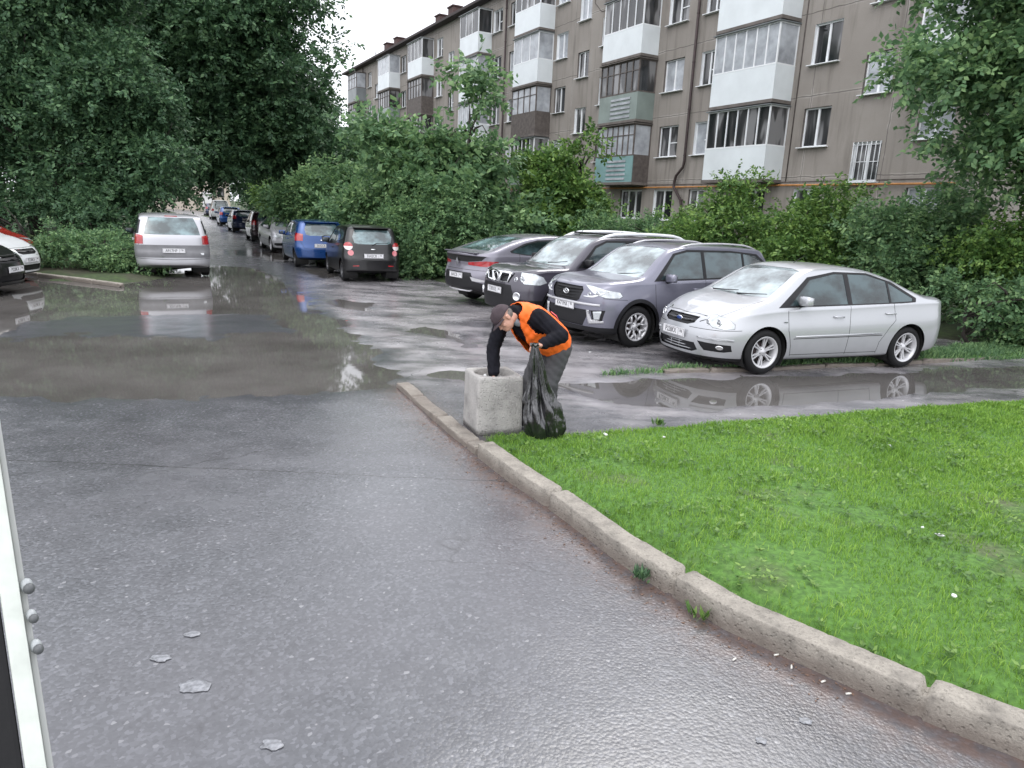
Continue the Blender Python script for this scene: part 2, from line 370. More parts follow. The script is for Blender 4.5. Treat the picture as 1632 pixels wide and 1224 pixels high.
# the far lane
V = []; 
for i in range(60):
    s = 22+i*2.6
    for c in (-9, -4, 0, 5, 11):
        x, y = dfar(s, c); V.append((x, y, (-.03 if s < 31 else .004)+.008*math.sin(i*1.7+c*2.1)))
V = np.array(V); idx = np.arange(len(V)).reshape(-1, 5)
Fq = np.stack([idx[:-1, :-1], idx[:-1, 1:], idx[1:, 1:], idx[1:, :-1]], -1).reshape(-1, 4)
tag(mesh_obj('road', np_mesh('far_road', V, [Fq], True), MT['asphalt']), kind='structure')
# water sheets sit in the basins; where the tarmac is higher it stands out as shoreline
WL = -.0145
def water(poly, grow=.9):
    P = np.array(poly); x0, y0 = P.min(0)-grow; x1, y1 = P.max(0)+grow
    return grid_obj('puddle', x0, x1, y0, y1, .4, lambda X, Y: X*0+WL, MT['water'], keep=lambda x, y: poly_sd(x, y, poly) < grow)
water(PUDDLE_PATH, .4)
ALLP = [(PUDDLE_MAIN, .9)]+[(p_, .35) for p_ in PUDDLES_SMALL]
grid_obj('puddle', -14.6, 2.0, 6.2, 31.5, .2, lambda X, Y: X*0+WL, MT['water'], keep=lambda x, y: (np.min([poly_sd(x, y, p_)-g_ for p_, g_ in ALLP], axis=0) < 0) & (poly_sd(x, y, PUDDLE_PATH) > .45))

# ---- lawn, strip and the bank behind the cars
KB = [(-1.33, 7.95), (-.89, 7.0), (-.57, 6.29), (-.24, 5.64), (.02, 5.14), (.31, 4.66), (.68, 3.95), (1.15, 3.24), (1.52, 2.9), (1.82, 2.62), (2.12, 2.4), (2.75, 1.95), (3.6, 1.45), (5.0, .9)]
LAWN = [(-.20, 5.98), (-.14, 5.86), (.1, 5.45), (.42, 4.82), (.8, 4.1), (1.24, 3.42), (1.6, 3.06), (1.9, 2.78), (2.2, 2.56), (2.85, 2.1), (3.7, 1.6), (5.0, 1.05), (9, .6), (12.5, 3.5), (12.5, 10.9),
        (9.0, 9.45), (6.49, 8.68), (5.0, 8.15), (3.8, 7.68), (2.8, 7.3), (1.84, 6.91), (1.1, 6.62), (.60, 6.42), (.3, 6.42), (.12, 6.40), (-.1, 6.30), (-.25, 6.22)]
STRIP = [(1.1, 9.12), (1.6, 9.30), (2.4, 9.52), (4.4, 10.2), (6.8, 11.15), (9.0, 11.95), (12, 13.2), (12, 14.2), (8.6, 12.9), (7.6, 12.25), (6.4, 11.55), (5.2, 10.9), (3.9, 10.26), (3.1, 9.93), (2.2, 9.64), (1.5, 9.36)]
def lawn_h(x, y):
    d = -poly_sd(x, y, LAWN)
    near = smooth01((6.4-y)/2.5)
    return .012+smooth01(d/.25)*(.045+.055*near)+(fbm(x*1.1, y*1.1, 31)-.5)*.05*smooth01(d/.4)+(1-smooth01(d/.06))*(-.05)
def lawn_soil():
    m, nt, p = new_mat('lawn_soil'); v = coords(nt)
    a = noise(nt, v, 1.1, 5, .6); b = noise(nt, v, 26, 4)
    g1 = ramp(nt, b, [(.3, (.04, .10, .015)), (.7, (.10, .22, .035))]); g2 = ramp(nt, b, [(.3, (.06, .052, .035)), (.7, (.12, .10, .075))])
    nt.links.new(mixc(nt, ramp(nt, a, [(.56, 0), (.72, .75)]), g1, g2), p.inputs['Base Color']); p.inputs['Roughness'].default_value = .85
    bump(nt, b, p, .8, .02); return m
MT['lawn_soil'] = lawn_soil()
grid_obj('lawn', -.3, 12.6, .5, 11, .1, lawn_h, MT['lawn_soil'], keep=lambda x, y: poly_sd(x, y, LAWN) < .03)
def strip_h(x, y):
    d = -poly_sd(x, y, STRIP); return -.03+smooth01(d/.12)*.10+(fbm(x*3, y*3, 41)-.5)*.03
grid_obj('verge', .8, 12.1, 8.8, 14.3, .07, strip_h, MT['lawn_soil'], keep=lambda x, y: poly_sd(x, y, STRIP) < .03)
# planted bank between the parked cars and the block
BANK = [(9.0, 13.4), (7.4, 14.6), (5.6, 16.6), (3.9, 19.5), (1.6, 20.6), (-1.2, 19.7), (-2.3, 20.4), (-4.2, 23.2), (-8, 30.5), (-16, 46), (-40, 90), (-20, 100), (10, 40), (26, 14), (30, 6), (14, 8.0), (12, 13.4)]
def bank_h(x, y):
    d = -poly_sd(x, y, BANK); return -.04+smooth01(d/.5)*.12+smooth01((d-.5)/7)*.45+(fbm(x*.8, y*.8, 51)-.5)*.12
grid_obj('verge', -41, 31, 5, 101, .7, bank_h, MT['soil'], keep=lambda x, y: poly_sd(x, y, BANK) < .3)
LBANK = [(-9.2, 16.3), (-11.9, 17.5), (-14.5, 18.8), (-20, 22.5), (-34, 30), (-60, 60), (-60, 120), (-48, 100), (-26, 55), (-14.6, 32), (-10.9, 23.6), (-9.7, 19.4)]
grid_obj('verge', -61, -9, 16, 121, .7, lambda x, y: -.03+smooth01(-poly_sd(x, y, LBANK)/.4)*.12+(fbm(x, y, 61)-.5)*.1, MT['soil'], keep=lambda x, y: poly_sd(x, y, LBANK) < .3)

# ---- kerbs
def concrete(name, col=(.32, .29, .25), sc=6):
    m, nt, p = new_mat(name); v = coords(nt)
    a = noise(nt, v, sc, 7, .65); b = noise(nt, v, 75, 4, .7)
    c = ramp(nt, a, [(.25, [k*.45 for k in col]), (.48, col), (.75, [min(1, k*1.35) for k in col])])
    c = mixc(nt, ramp(nt, b, [(.45, 0), (.75, .6)]), c, [k*.5 for k in col]); nt.links.new(c, p.inputs['Base Color'])
    p.inputs['Roughness'].default_value = .7
    vo = N(nt, 'ShaderNodeTexVoronoi', Scale=38); nt.links.new(v, vo.inputs['Vector'])
    b1 = bump(nt, b, p, .8, .01); bump(nt, ramp(nt, vo.outputs['Distance'], [(.1, 0), (.35, 1)]), p, .6, .012, b1); return m
MT['kerb'] = concrete('kerb_concrete', (.285, .26, .225), 7)
def splash(m, z1, col):
    # mud splashed up the lower face
    nt = m.node_tree; p = nt.nodes['Principled BSDF']; src = p.inputs['Base Color'].links[0].from_socket; v = coords(nt); sx = N(nt, 'ShaderNodeSeparateXYZ'); nt.links.new(v, sx.inputs[0])
    a = N(nt, 'ShaderNodeMath', operation='MULTIPLY_ADD'); a.inputs[1].default_value = z1*.8; nt.links.new(noise(nt, v, 10, 5), a.inputs[0]); nt.links.new(sx.outputs['Z'], a.inputs[2])
    nt.links.new(mixc(nt, ramp(nt, a.outputs[0], [(z1*.8, .65), (z1*1.45, 0)]), src, col), p.inputs['Base Color'])
splash(MT['kerb'], .085, (.12, .095, .08))
def resample(P, step):
    P = np.array(P, float); d = np.concatenate([[0], np.cumsum(np.hypot(*np.diff(P, axis=0).T))])
    s_ = np.arange(0, d[-1], step); return np.stack([np.interp(s_, d, P[:, 0]), np.interp(s_, d, P[:, 1])], 1), s_
def kerb(name, path, topf, width, joint=1.05, offs=.0, step=.02, side=1):
    """one run of kerb stones: weathered arrises, joints, chips"""
    P, s_ = resample(path, step); T = np.gradient(P, axis=0); T /= np.hypot(*T.T)[:, None]; Nn = np.stack([-T[:, 1], T[:, 0]], 1)*side
    prof = [(0, -.12), (0.002, .3), (0.003, .6), (.003, .93), (.006, .98), (.012, 1), (.05, 1.0), (width*.6, 1), (width-.010, 1), (width-.004, .97), (width, .9), (width, -.12)]
    V = []; 
    for i, (p, n_) in enumerate(zip(P, Nn)):
        k = math.floor((s_[i]+offs)/joint); ph = (s_[i]+offs)-k*joint; jd = min(ph, joint-ph)
        H = topf(p[0], p[1], s_[i]); j = math.exp(-(jd/.02)**2)
        rs = random.Random(k*7+3); dz = (rs.random()-.5)*.018; dn = (rs.random()-.5)*.02
        for o_, hz in prof:
            nzv = float(fbm(np.array(s_[i]*9), np.array(o_*22+hz*3), 77, 4)-.5)
            nl = float(fbm(np.array(s_[i]*30), np.array(o_*40+hz*5), 71, 3)-.5); oo = o_+dn+nzv*.008+nl*.006; z = (H+dz)*hz+nl*.008-(.02*max(0, nzv-.12)*6 if hz > .9 and o_ < .02 else 0)
            if hz > .25: z -= j*.05; oo += j*.03*(1 if o_ < width*.5 else -1)
            V.append((p[0]+n_[0]*oo, p[1]+n_[1]*oo, z))
    V = np.array(V); m_ = len(prof); idx = np.arange(len(V)).reshape(-1, m_)
    Fq = np.stack([idx[:-1, :-1], idx[:-1, 1:], idx[1:, 1:], idx[1:, :-1]], -1).reshape(-1, 4)
    me = np_mesh(name, V, [Fq, idx[:1], idx[-1:, ::-1]], True)
    bm_ = bmesh.new(); bm_.from_mesh(me); bmesh.ops.recalc_face_normals(bm_, faces=bm_.faces); bm_.to_mesh(me); bm_.free()
    return tag(mesh_obj(name, me, MT['kerb']), kind='structure')
# side=-1 puts the stone body on the lawn side
i0 = 3
kerb('kerb', [(-.27, 5.70), *KB[4:]], lambda x, y, s: .132, .150, 1.30, .15, side=1)
kerb('kerb', [(-1.36, 8.02), (-.89, 7.0), (-.57, 6.29), (-.29, 5.74)], lambda x, y, s: .05+.012*math.sin(s*5)+.02*(s > 1.9), .15, .83, .2, side=1)
kerb('kerb', [(2.1, 9.40), (3.3, 9.76), (4.9, 10.34), (6.6, 11.04), (8.2, 11.7)], lambda x, y, s: .045+.01*math.sin(s*3), .13, 1.0, .3, side=1)
kerb('kerb', [(-9.1, 16.1), (-10.3, 16.7), (-11.9, 17.4), (-13.6, 18.2)], lambda x, y, s: .08, .14, 1.0, 0, side=-1)
# ------------------------------------------------------------------ cars
def interp(tab, x):
    """smooth monotone interpolation through (x, value) pairs"""
    xs = [a for a, _ in tab]; ys = [b for _, b in tab]
    if x <= xs[0]: return ys[0]
    if x >= xs[-1]: return ys[-1]
    i = max(k for k in range(len(xs)) if xs[k] <= x); i = min(i, len(xs)-2)
    h = [xs[k+1]-xs[k] for k in range(len(xs)-1)]; d = [(ys[k+1]-ys[k])/h[k] for k in range(len(h))]
    def m(k):
        if k == 0: return d[0]
        if k == len(xs)-1: return d[-1]
        if d[k-1]*d[k] <= 0: return 0
        return 2*d[k-1]*d[k]/(d[k-1]+d[k])
    t = (x-xs[i])/h[i]; t2, t3 = t*t, t*t*t
    return (2*t3-3*t2+1)*ys[i]+(t3-2*t2+t)*h[i]*m(i)+(-2*t3+3*t2)*ys[i+1]+(t3-t2)*h[i]*m(i+1)
def chaikin(P, n):
    for _ in range(n):
        Q = [P[0]]
        for a, b in zip(P, P[1:]):
            Q.append(tuple(a[k]*.75+b[k]*.25 for k in range(len(a)))); Q.append(tuple(a[k]*.25+b[k]*.75 for k in range(len(a))))
        Q.append(P[-1]); P = Q
    return P
def sm(t): t = min(1, max(0, t)); return t*t*(3-2*t)
class Body:
    def __init__(s, sp, dens=1.0):
        s.sp = sp; L, W = sp['L'], sp['W']; xf, xr = L/2, -L/2; s.xf, s.xr = xf, xr
        cf, cr = sp.get('cf', .8), sp.get('cr', .55)
        nE = int(20*dens); nM = int(64*dens)
        xs = [xr+cr-cr*math.sin(math.pi/2*k/nE) for k in range(nE, 0, -1)]
        xs += [xr+cr+(L-cf-cr)*k/nM for k in range(nM+1)]
        xs += [xf-cf+cf*math.sin(math.pi/2*k/nE) for k in range(1, nE+1)]
        nf, nr_ = sp.get('nf', 2.6), sp.get('nr', 3.2)
        bm = s.bm = bmesh.new(); rows = []
        for x in xs:
            w_ = W/2
            if x > xf-cf: t = (x-(xf-cf))/cf; w_ *= max(0, 1-t**nf)**(1/nf)
            if x < xr+cr: t = ((xr+cr)-x)/cr; w_ *= max(0, 1-t**nr_)**(1/nr_)
            zb = interp(sp['bot'], x); zt = interp(sp['top'], x); ze = min(interp(sp['belt'], x), zt-.012)
            crown = sp.get('crown', .05); zr = max(ze+.004, zt-crown*(.5+.5*sm((zt-ze)/.4)))
            wb_ = w_*sp.get('bw', .955); tum = sp.get('tum', .33)
            wr = wb_*(1-.0*0)-.015*w_-(zr-ze)*tum*min(1, w_/(W/2*.5))
            wr = max(wr, w_*.35)
            zm = zb+(ze-zb)*.52
            P = [(0, zb), (w_*.8, zb), (w_*.93, zb+.015), (w_*.965, zb+.09), (w_*1.0, zm-.06), (w_*.998, zm+.08), (w_*.972, ze-.11), (w_*.965, ze-.05), (wb_, ze-.004), (wb_-.012*w_, ze+.01),
                 (wb_*.5+wr*.5-.002, ze*.5+zr*.5), (wr, zr-.012), (wr-.03*w_*2, zr+(zt-zr)*.45), (wr*.66, zt-(zt-zr)*.22), (wr*.33, zt-.004), (0, zt)]
            P = chaikin(P, 2); rows.append([(x, y, z) for y, z in P])
        gF, gR = sp['nose'], sp['tail']; rgF, rgR = sp.get('rgF', .9), sp.get('rgR', 1.4)
        def warp(p):
            x, y, z = p
            if x > xf-rgF: x -= interp(gF, z)*((x-(xf-rgF))/rgF)**1.6
            if x < xr+rgR: x += interp(gR, z)*(((xr+rgR)-x)/rgR)**1.6
            return (x, y, z)
        vr = {}
        grid = []
        for r in rows:
            left = [bm.verts.new(warp(p)) for p in r]
            right = [left[0]]+[bm.verts.new(warp((p[0], -p[1], p[2]))) for p in r[1:-1]]+[left[-1]]
            grid.append((left, right))
        for (l0, r0), (l1, r1) in zip(grid, grid[1:]):
            for k in range(len(l0)-1):
                for a, b, c, d in ((l0[k], l1[k], l1[k+1], l0[k+1]), (r0[k+1], r1[k+1], r1[k], r0[k])):
                    q = list(dict.fromkeys((a, b, c, d)))
                    if len(q) > 2: 
                        try: bm.faces.new(q).smooth = True
                        except ValueError: pass
        bmesh.ops.remove_doubles(bm, verts=bm.verts, dist=.0004)
        bmesh.ops.recalc_face_normals(bm, faces=bm.faces)
        for f in bm.faces: f.smooth = True
        from mathutils.bvhtree import BVHTree
        s.bvh = BVHTree.FromBMesh(bm)
        s.tag = bm.faces.layers.int.new('part'); s.names = {}; s.next = 1
        bm.normal_update()
    def surf(s, y, z, back=False):
        """point and normal of the skin seen from the front (or the back) at (y, z)"""
        o = Vector((-4 if back else 4, y, z)); r = s.bvh.ray_cast(o, Vector((1 if back else -1, 0, 0)))
        return (r[0], r[1]) if r[0] is not None else (Vector((0, y, z)), Vector((1, 0, 0)))
    def patch(s, root, name, mat, pts, lift=.005, back=False, thick=None):
        """a panel lying on the skin, outlined in (y, z)"""
        Q = [Vector((p[0], p[1])) for p in pts]; R2 = []
        for a, b_ in zip(Q, Q[1:]+Q[:1]):
            k = max(1, int((b_-a).length/.04)); R2 += [a.lerp(b_, i/k) for i in range(k)]
        c = sum(R2, Vector((0, 0)))/len(R2); b = MB(); rings = []
        for t, l in ((1.0, -.004), (.985, lift), (.7, lift), (.4, lift)):
            row = []
            for q in R2:
                u = c.lerp(q, t); p, n_ = s.surf(u.x, u.y, back)
                if n_.x*(-1 if back else 1) < 0: n_ = -n_
                row.append(b.bm.verts.new(p+n_*l))
            rings.append(row)
        p, n_ = s.surf(c.x, c.y, back)
        if n_.x*(-1 if back else 1) < 0: n_ = -n_
        cv = b.bm.verts.new(p+n_*lift)
        for r0, r1 in zip(rings, rings[1:]):
            for k in range(len(r0)): b.bm.faces.new((r0[k], r0[(k+1) % len(r0)], r1[(k+1) % len(r0)], r1[k])).smooth = True
        for k in range(len(row)): b.bm.faces.new((rings[-1][k], rings[-1][(k+1) % len(row)], cv)).smooth = True
        return b.build(name, mat, root)
    def cut(s, pts, ang, tagid=None, filt=None, side=0, nmin=.12):
        """pts: (u,v) polygon seen along direction ang (degrees from +x towards +y; 'z' = from above).
        returns the faces inside; gives them the tag"""
        bm = s.bm
        if ang == 'z': d = Vector((0, 0, 1)); ux = Vector((1, 0, 0)); uy = Vector((0, 1, 0))
        else:
            a = R_(ang); d = Vector((math.cos(a), math.sin(a), 0)); ux = Vector((-math.sin(a), math.cos(a), 0)); uy = Vector((0, 0, 1))
        P = [Vector((p[0], p[1])) for p in pts]; mg = .01
        bx = (min(p.x for p in P)-mg, max(p.x for p in P)+mg, min(p.y for p in P)-mg, max(p.y for p in P)+mg)
        def ok(f):
            if f.normal.dot(d) < nmin: return False
            if s.tag is not None and f[s.tag] == -1: return False
            if filt and not filt(f.calc_center_median()): return False
            return True
        def bb(f):
            us = [v.co.dot(ux) for v in f.verts]; vs_ = [v.co.dot(uy) for v in f.verts]; return min(us), max(us), min(vs_), max(vs_)
        def hit(b, c): return b[0] < c[1] and b[1] > c[0] and b[2] < c[3] and b[3] > c[2]
        cand = []; K = .3; x0_, x1_, y0_, y1_ = bx[0]-K, bx[1]+K, bx[2]-K, bx[3]+K; uxx, uxy, isz = ux.x, ux.y, ang == 'z'
        for f in bm.faces:
            if f.normal.dot(d) < nmin: continue
            co = f.verts[0].co; u_ = co.x if isz else co.x*uxx+co.y*uxy; v_ = co.y if isz else co.z
            if u_ < x0_ or u_ > x1_ or v_ < y0_ or v_ > y1_: continue
            if hit(bb(f), bx) and ok(f): cand.append(f)
        cs = set(cand)
        for p, q in zip(P, P[1:]+P[:1]):
            e = q-p
            if e.length < 1e-6: continue
            eb = (min(p.x, q.x)-.004, max(p.x, q.x)+.004, min(p.y, q.y)-.004, max(p.y, q.y)+.004)
            fs = [f for f in cs if f.is_valid and hit(bb(f), eb)]
            if not fs: continue
            co = ux*p.x+uy*p.y; no = (ux*(-e.y)+uy*e.x).normalized()
            geo = set(fs)
            for f in fs: geo.update(f.edges); geo.update(f.verts)
            r = bmesh.ops.bisect_plane(bm, geom=list(geo), plane_co=co, plane_no=no, dist=1e-5)
            for g_ in r['geom']:
                if isinstance(g_, bmesh.types.BMFace): cs.add(g_)
            cs = {f for f in cs if f.is_valid}
        bm.normal_update()
        def inside(pt):
            x, y = pt; c = False
            for p, q in zip(P, P[1:]+P[:1]):
                if (p.y > y) != (q.y > y) and x < (q.x-p.x)*(y-p.y)/(q.y-p.y)+p.x: c = not c
            return c
        res = []
        for f in cs:
            if not f.is_valid: continue
            c = f.calc_center_median()
            if inside((c.dot(ux), c.dot(uy))): res.append(f)
        if tagid is not None:
            for f in res: f[s.tag] = tagid
        return res
    def newtag(s, name, mat, lift=0.0):
        s.names[s.next] = (name, mat, lift); s.next += 1; return s.next-1
    def both(s, name, mat, pts, ang, filt=None, lift=0.0, sides=(1, -1), nmin=.12):
        """a mirrored pair of parts; pts for the left (+y) side in (u,v) where for side views u = x"""
        for sd_ in sides:
            t = s.newtag(name, mat, lift)
            if ang == 'side':
                # looking from +y: ang 90 -> ux = -x
                P = [(-x, z) for x, z in pts] if sd_ > 0 else [(x, z) for x, z in pts]
                s.cut(P, 90 if sd_ > 0 else -90, t, filt, nmin=nmin)
            else:
                P = pts if sd_ > 0 else [(-u, v) for u, v in pts]
                s.cut(P, ang if sd_ > 0 else (180-ang if False else -ang), t, filt, nmin=nmin)
    def line(s, pts, w, ang, filt=None, sides=(1, -1), nmin=.12):
        """panel gap"""
        for a, b in zip(pts, pts[1:]):
            e = Vector((b[0]-a[0], b[1]-a[1])); 
            if e.length < 1e-5: continue
            n_ = Vector((-e.y, e.x)).normalized()*w/2
            q = [(a[0]+n_.x, a[1]+n_.y), (b[0]+n_.x, b[1]+n_.y), (b[0]-n_.x, b[1]-n_.y), (a[0]-n_.x, a[1]-n_.y)]
            for sd_ in sides:
                if ang == 'side': P = [(-x, z) for x, z in q] if sd_ > 0 else q; A = 90*sd_
                elif ang in ('z',): P = [(x, y*sd_) for x, y in q]; A = 'z'
                else: P = [(u*sd_, v) for u, v in q]; A = ang if ang in (0, 180) else ang*sd_
                for f in s.cut(P, A, None, filt, nmin=nmin):
                    if f[s.tag] == 0: f[s.tag] = -2
    def finish(s, root, paintmat, name='body'):
        bm = s.bm; groups = {}
        for f in bm.faces: groups.setdefault(f[s.tag], []).append(f)
        for t, fs in groups.items():
            if t <= 0: continue
            nm, mt, lift = s.names[t]
            b2 = bmesh.new(); mp = {}; 
            for f in fs:
                vs_ = []
                for v in f.verts:
                    if v not in mp: mp[v] = b2.verts.new(v.co+v.normal*lift)
                    vs_.append(mp[v])
                try: b2.faces.new(vs_).smooth = True
                except ValueError: pass
            me = bpy.data.meshes.new(nm); b2.to_mesh(me); b2.free(); mesh_obj(nm, me, mt, root)
        for f in bm.faces: f.material_index = 1 if f[s.tag] == -2 else 0
        dl = [f for t, fs in groups.items() if t > 0 for f in fs]
        bmesh.ops.delete(bm, geom=dl, context='FACES')
        me = bpy.data.meshes.new(name); bm.to_mesh(me); bm.free()
        return mesh_obj(name, me, [paintmat, MT['gap']], root)
WHEELS = {}
def wheel_meshes(R, wd, style, rimR, mat):
    key = (R, wd, style, rimR, mat.name)
    if key in WHEELS: return WHEELS[key]
    b = MB(); h = wd/2   # axis along local y, outer face at -y... built along z then turned
    Mx = Matrix.Rotation(R_(-90), 4, 'X')      # local z -> +y
    b.lathe([(rimR-.01, -h*.8), (rimR+.012, -h), (R*.86, -h*1.02), (R-.025, -h*.92), (R-.004, -h*.72), (R, -h*.35), (R-.006, -h*.32), (R-.006, -h*.26), (R, -h*.22), (R, h*.22), (R-.006, h*.26), (R-.006, h*.32), (R, h*.35), (R-.004, h*.72), (R-.025, h*.92), (R*.86, h*1.02), (rimR+.012, h), (rimR-.01, h*.8)], 40, Mx)
    tyre = b.mesh('tyre')
    b = MB()
    b.lathe([(rimR-.012, -h*.8), (rimR-.012, h*.86), (rimR+.006, h*.94), (rimR+.014, h*.99), (rimR+.008, h*1.01), (rimR-.006, h*.95), (rimR-.02, h*.8), (rimR-.03, h*.3), (rimR-.035, -h*.6)], 40, Mx, mi=0)
    b.lathe([(0.0, -h*.1), (rimR-.02, -h*.15)], 28, Mx, mi=1)                    # dark disc behind
    b.lathe([(rimR*.62, -h*.02), (rimR*.62, h*.1), (rimR*.2, h*.12)], 28, Mx, mi=2)  # brake disc
    def spoke(a, w0, w1, r0, r1, z0, z1, th=.03, mi=0):
        ca, sa = math.cos(a), math.sin(a); P = []
        for r, w_, z in ((r0, w0, z0), ((r0+r1)/2, (w0+w1)/2*.95, (z0+z1)/2-.004), (r1, w1, z1)):
            for sx, dz in ((-1, -.008), (-.6, 0), (.6, 0), (1, -.008)):
                x, y = r*ca-sx*w_*sa, r*sa+sx*w_*ca; P.append(b.bm.verts.new(Mx @ Vector((x, y, z+dz))))
            for sx in (1, -1):
                x, y = r*ca-sx*w_*sa, r*sa+sx*w_*ca; P.append(b.bm.verts.new(Mx @ Vector((x, y, z-th))))
        for k in (0, 6):
            for j in range(6): 
                f = b.bm.faces.new((P[k+j], P[k+(j+1) % 6], P[k+6+(j+1) % 6], P[k+6+j])); f.material_index = mi
    hz = h*.62; rz = h*.72
    if style == 'double':      # pairs of slim spokes
        for k in range(6):
            for dd in (-.13, .13): spoke(2*math.pi*k/6+dd, .011, .012, .05, rimR-.015, hz, rz)
    elif style == 'loops':
        for k in range(6):
            a = 2*math.pi*k/6
            spoke(a, .018, .016, .04, rimR*.52, hz, rz)
            for dd in (.33, -.33):
                ca = a+dd*.2
                x0, y0 = rimR*.5*math.cos(a), rimR*.5*math.sin(a); x1, y1 = (rimR-.012)*math.cos(a+dd), (rimR-.012)*math.sin(a+dd)
                b.tube([Mx @ Vector((x0, y0, rz)), Mx @ Vector((x1, y1, rz+.01))], [.016, .019], 8)
    else:
        n_ = 5 if style == 'five' else 7
        for k in range(n_): spoke(2*math.pi*k/n_, .034, .027, .03, rimR-.015, hz, rz)
    b.lathe([(0, hz+.016), (.028, hz+.014), (.034, hz+.004), (.062, hz-.002), (.075, hz-.02), (.075, hz-.05)], 24, Mx)
    for k in range(5):
        a = 2*math.pi*k/5; b.lathe([(0, hz+.003), (.008, hz+.002), (.009, hz-.01)], 6, Mx @ Matrix.Translation((.052*math.cos(a), .052*math.sin(a), 0)), mi=1)
    rim = b.mesh('rim')
    for m in (mat, MT['gap'], MT['rust']): rim.materials.append(m)
    tyre.materials.append(MT['rubber'])
    WHEELS[key] = (tyre, rim); return WHEELS[key]
def add_text(s_, size, mat, parent, loc, rot, name='lettering', ext=.001, al='CENTER', sx=1.0):
    cu = bpy.data.curves.new(name, 'FONT'); cu.body = s_; cu.size = size; cu.align_x = al; cu.align_y = 'CENTER'; cu.extrude = ext
    o = bpy.data.objects.new(name, cu); COL.objects.link(o); 
    dg = bpy.context.evaluated_depsgraph_get(); me = bpy.data.meshes.new_from_object(o.evaluated_get(dg))
    bpy.data.objects.remove(o); r = mesh_obj(name, me, mat, parent); me.materials.clear(); me.materials.append(mat)
    r.location = loc; r.rotation_euler = rot; r.scale = (sx, 1, 1); return r
def circle(cx, cz, r, n=30): return [(cx+r*math.cos(2*math.pi*k/n), cz+r*math.sin(2*math.pi*k/n)) for k in range(n)]
def arch_poly(cx, cz, r, zb, n=26):
    """wheel opening: arc that runs down below the sill"""
    P = [(cx+r*math.cos(a), cz+r*math.sin(a)) for a in np.linspace(math.pi*1.0+.25, -.25, n)]
    return [(P[0][0], zb-.1)]+P+[(P[-1][0], zb-.1)]
def build_car(sp, paintmat, label, cat, x, y, yaw, group=None, dens=1.0, name='parked_car', z=0.0):
    root = empty(name, (0, 0, 0)); tag(root, label, cat, group)
    B = Body(sp, dens); xf, xr, W = B.xf, B.xr, sp['W']; R = sp['wheelR']; ax = (xf-sp['fo'], xf-sp['fo']-sp['wb'])
    gl, scr, rgl = MT['glass'], MT['screen'], MT['reargls']
    # -- glazing
    dlo = sp['dlo']                                       # daylight opening in side view
    grn = lambda c: c.z > sp['zw']
    B.both('window_trim', MT['blackplastic'], dlo, 'side', grn, nmin=.3)
    for pane in sp['panes']: B.both('side_window', gl, pane, 'side', grn, lift=-.004, nmin=.3)
    t = B.newtag('windscreen', scr, -.003)
    xm = xf-sp['fo']-.45
    B.cut(sp['ws'], 0, t, lambda c: c.x > xm-1.1 and c.z > sp['zw'], nmin=.22)
    t = B.newtag('rear_window', rgl, -.003)
    B.cut([(-u, v) for u, v in sp['rw']], 180, t, lambda c: c.x < 0 and c.z > sp['zw'], nmin=.15)
    # -- wheel openings
    for a in ax:
        for sd_ in (1, -1):
            if sp.get('clad'):
                t = B.newtag('wheel_arch_trim', MT['blackplastic'], .008); P = arch_poly(a, R, R+sp.get('cladw', .105), 0.1)
                B.cut([(-u, v) for u, v in P] if sd_ > 0 else P, 90*sd_, t, lambda c: abs(c.y) > W*.3)
            t = B.newtag('DEL', None); P = arch_poly(a, R+.0, R+sp.get('gapw', .05), 0.05)
            B.cut([(-u, v) for u, v in P] if sd_ > 0 else P, 90*sd_, t, lambda c: abs(c.y) > W*.3, nmin=-.02)
            P = [(a-R-.05, sd_*W*.27), (a+R+.05, sd_*W*.27), (a+R+.05, sd_*W*.6), (a-R-.05, sd_*W*.6)]
            for f in B.bm.faces:
                c = f.calc_center_median()
                if abs(c.x-a) < R+.03 and sd_*c.y > W*.27 and c.z < R*1.0 and f.normal.z < -.5: f[B.tag] = t
    bmesh.ops.delete(B.bm, geom=[f for f in B.bm.faces if f[B.tag] > 0 and B.names[f[B.tag]][0] == 'DEL'], context='FACES')
    if sp.get('clad'):
        t = B.newtag('sill_trim', MT['blackplastic'], .004)
        for sd_ in (1, -1):
            P = [(ax[1]+R, 0.0), (ax[0]-R, 0.0), (ax[0]-R, sp['cladz']), (ax[1]+R, sp['cladz'])]
            for f in B.cut([(-u, v) for u, v in P] if sd_ > 0 else P, 90*sd_, None, lambda c: abs(c.y) > W*.3):
                if f[B.tag] == 0: f[B.tag] = t
    # -- front and rear features: (name, material, angle, polygon, mirrored?, lift)
    for (nm, mt, ang, P, mir, lift) in sp['feat']:
        front = abs(ang) < 80 if not isinstance(ang, str) else True
        if nm == 'headlight':
            cx_, cz_ = sum(p[0] for p in P)/len(P), sum(p[1] for p in P)/len(P)
            B.both('headlight_seal', MT['gap'], [(cx_+(u-cx_)*1.03, cz_+(v-cz_)*1.06) for u, v in P], ang, lambda c: c.x > .3, 0, nmin=.05)
        f_ = (lambda c: c.x > .3) if front else (lambda c: c.x < -.3)
        if ang == 'side': B.both(nm, mt, P, 'side', lambda c: abs(c.y) > W*.36, lift)
        elif mir: B.both(nm, mt, P, ang, f_, lift, nmin=.05)
        else: t = B.newtag(nm, mt, lift); B.cut(P, ang, t, f_, nmin=.05)
    for (ang, P, w_) in sp['gaps']: B.line(P, w_, ang)
    body = B.finish(root, paintmat)
    # -- arch liners, floor pan
    b = MB()
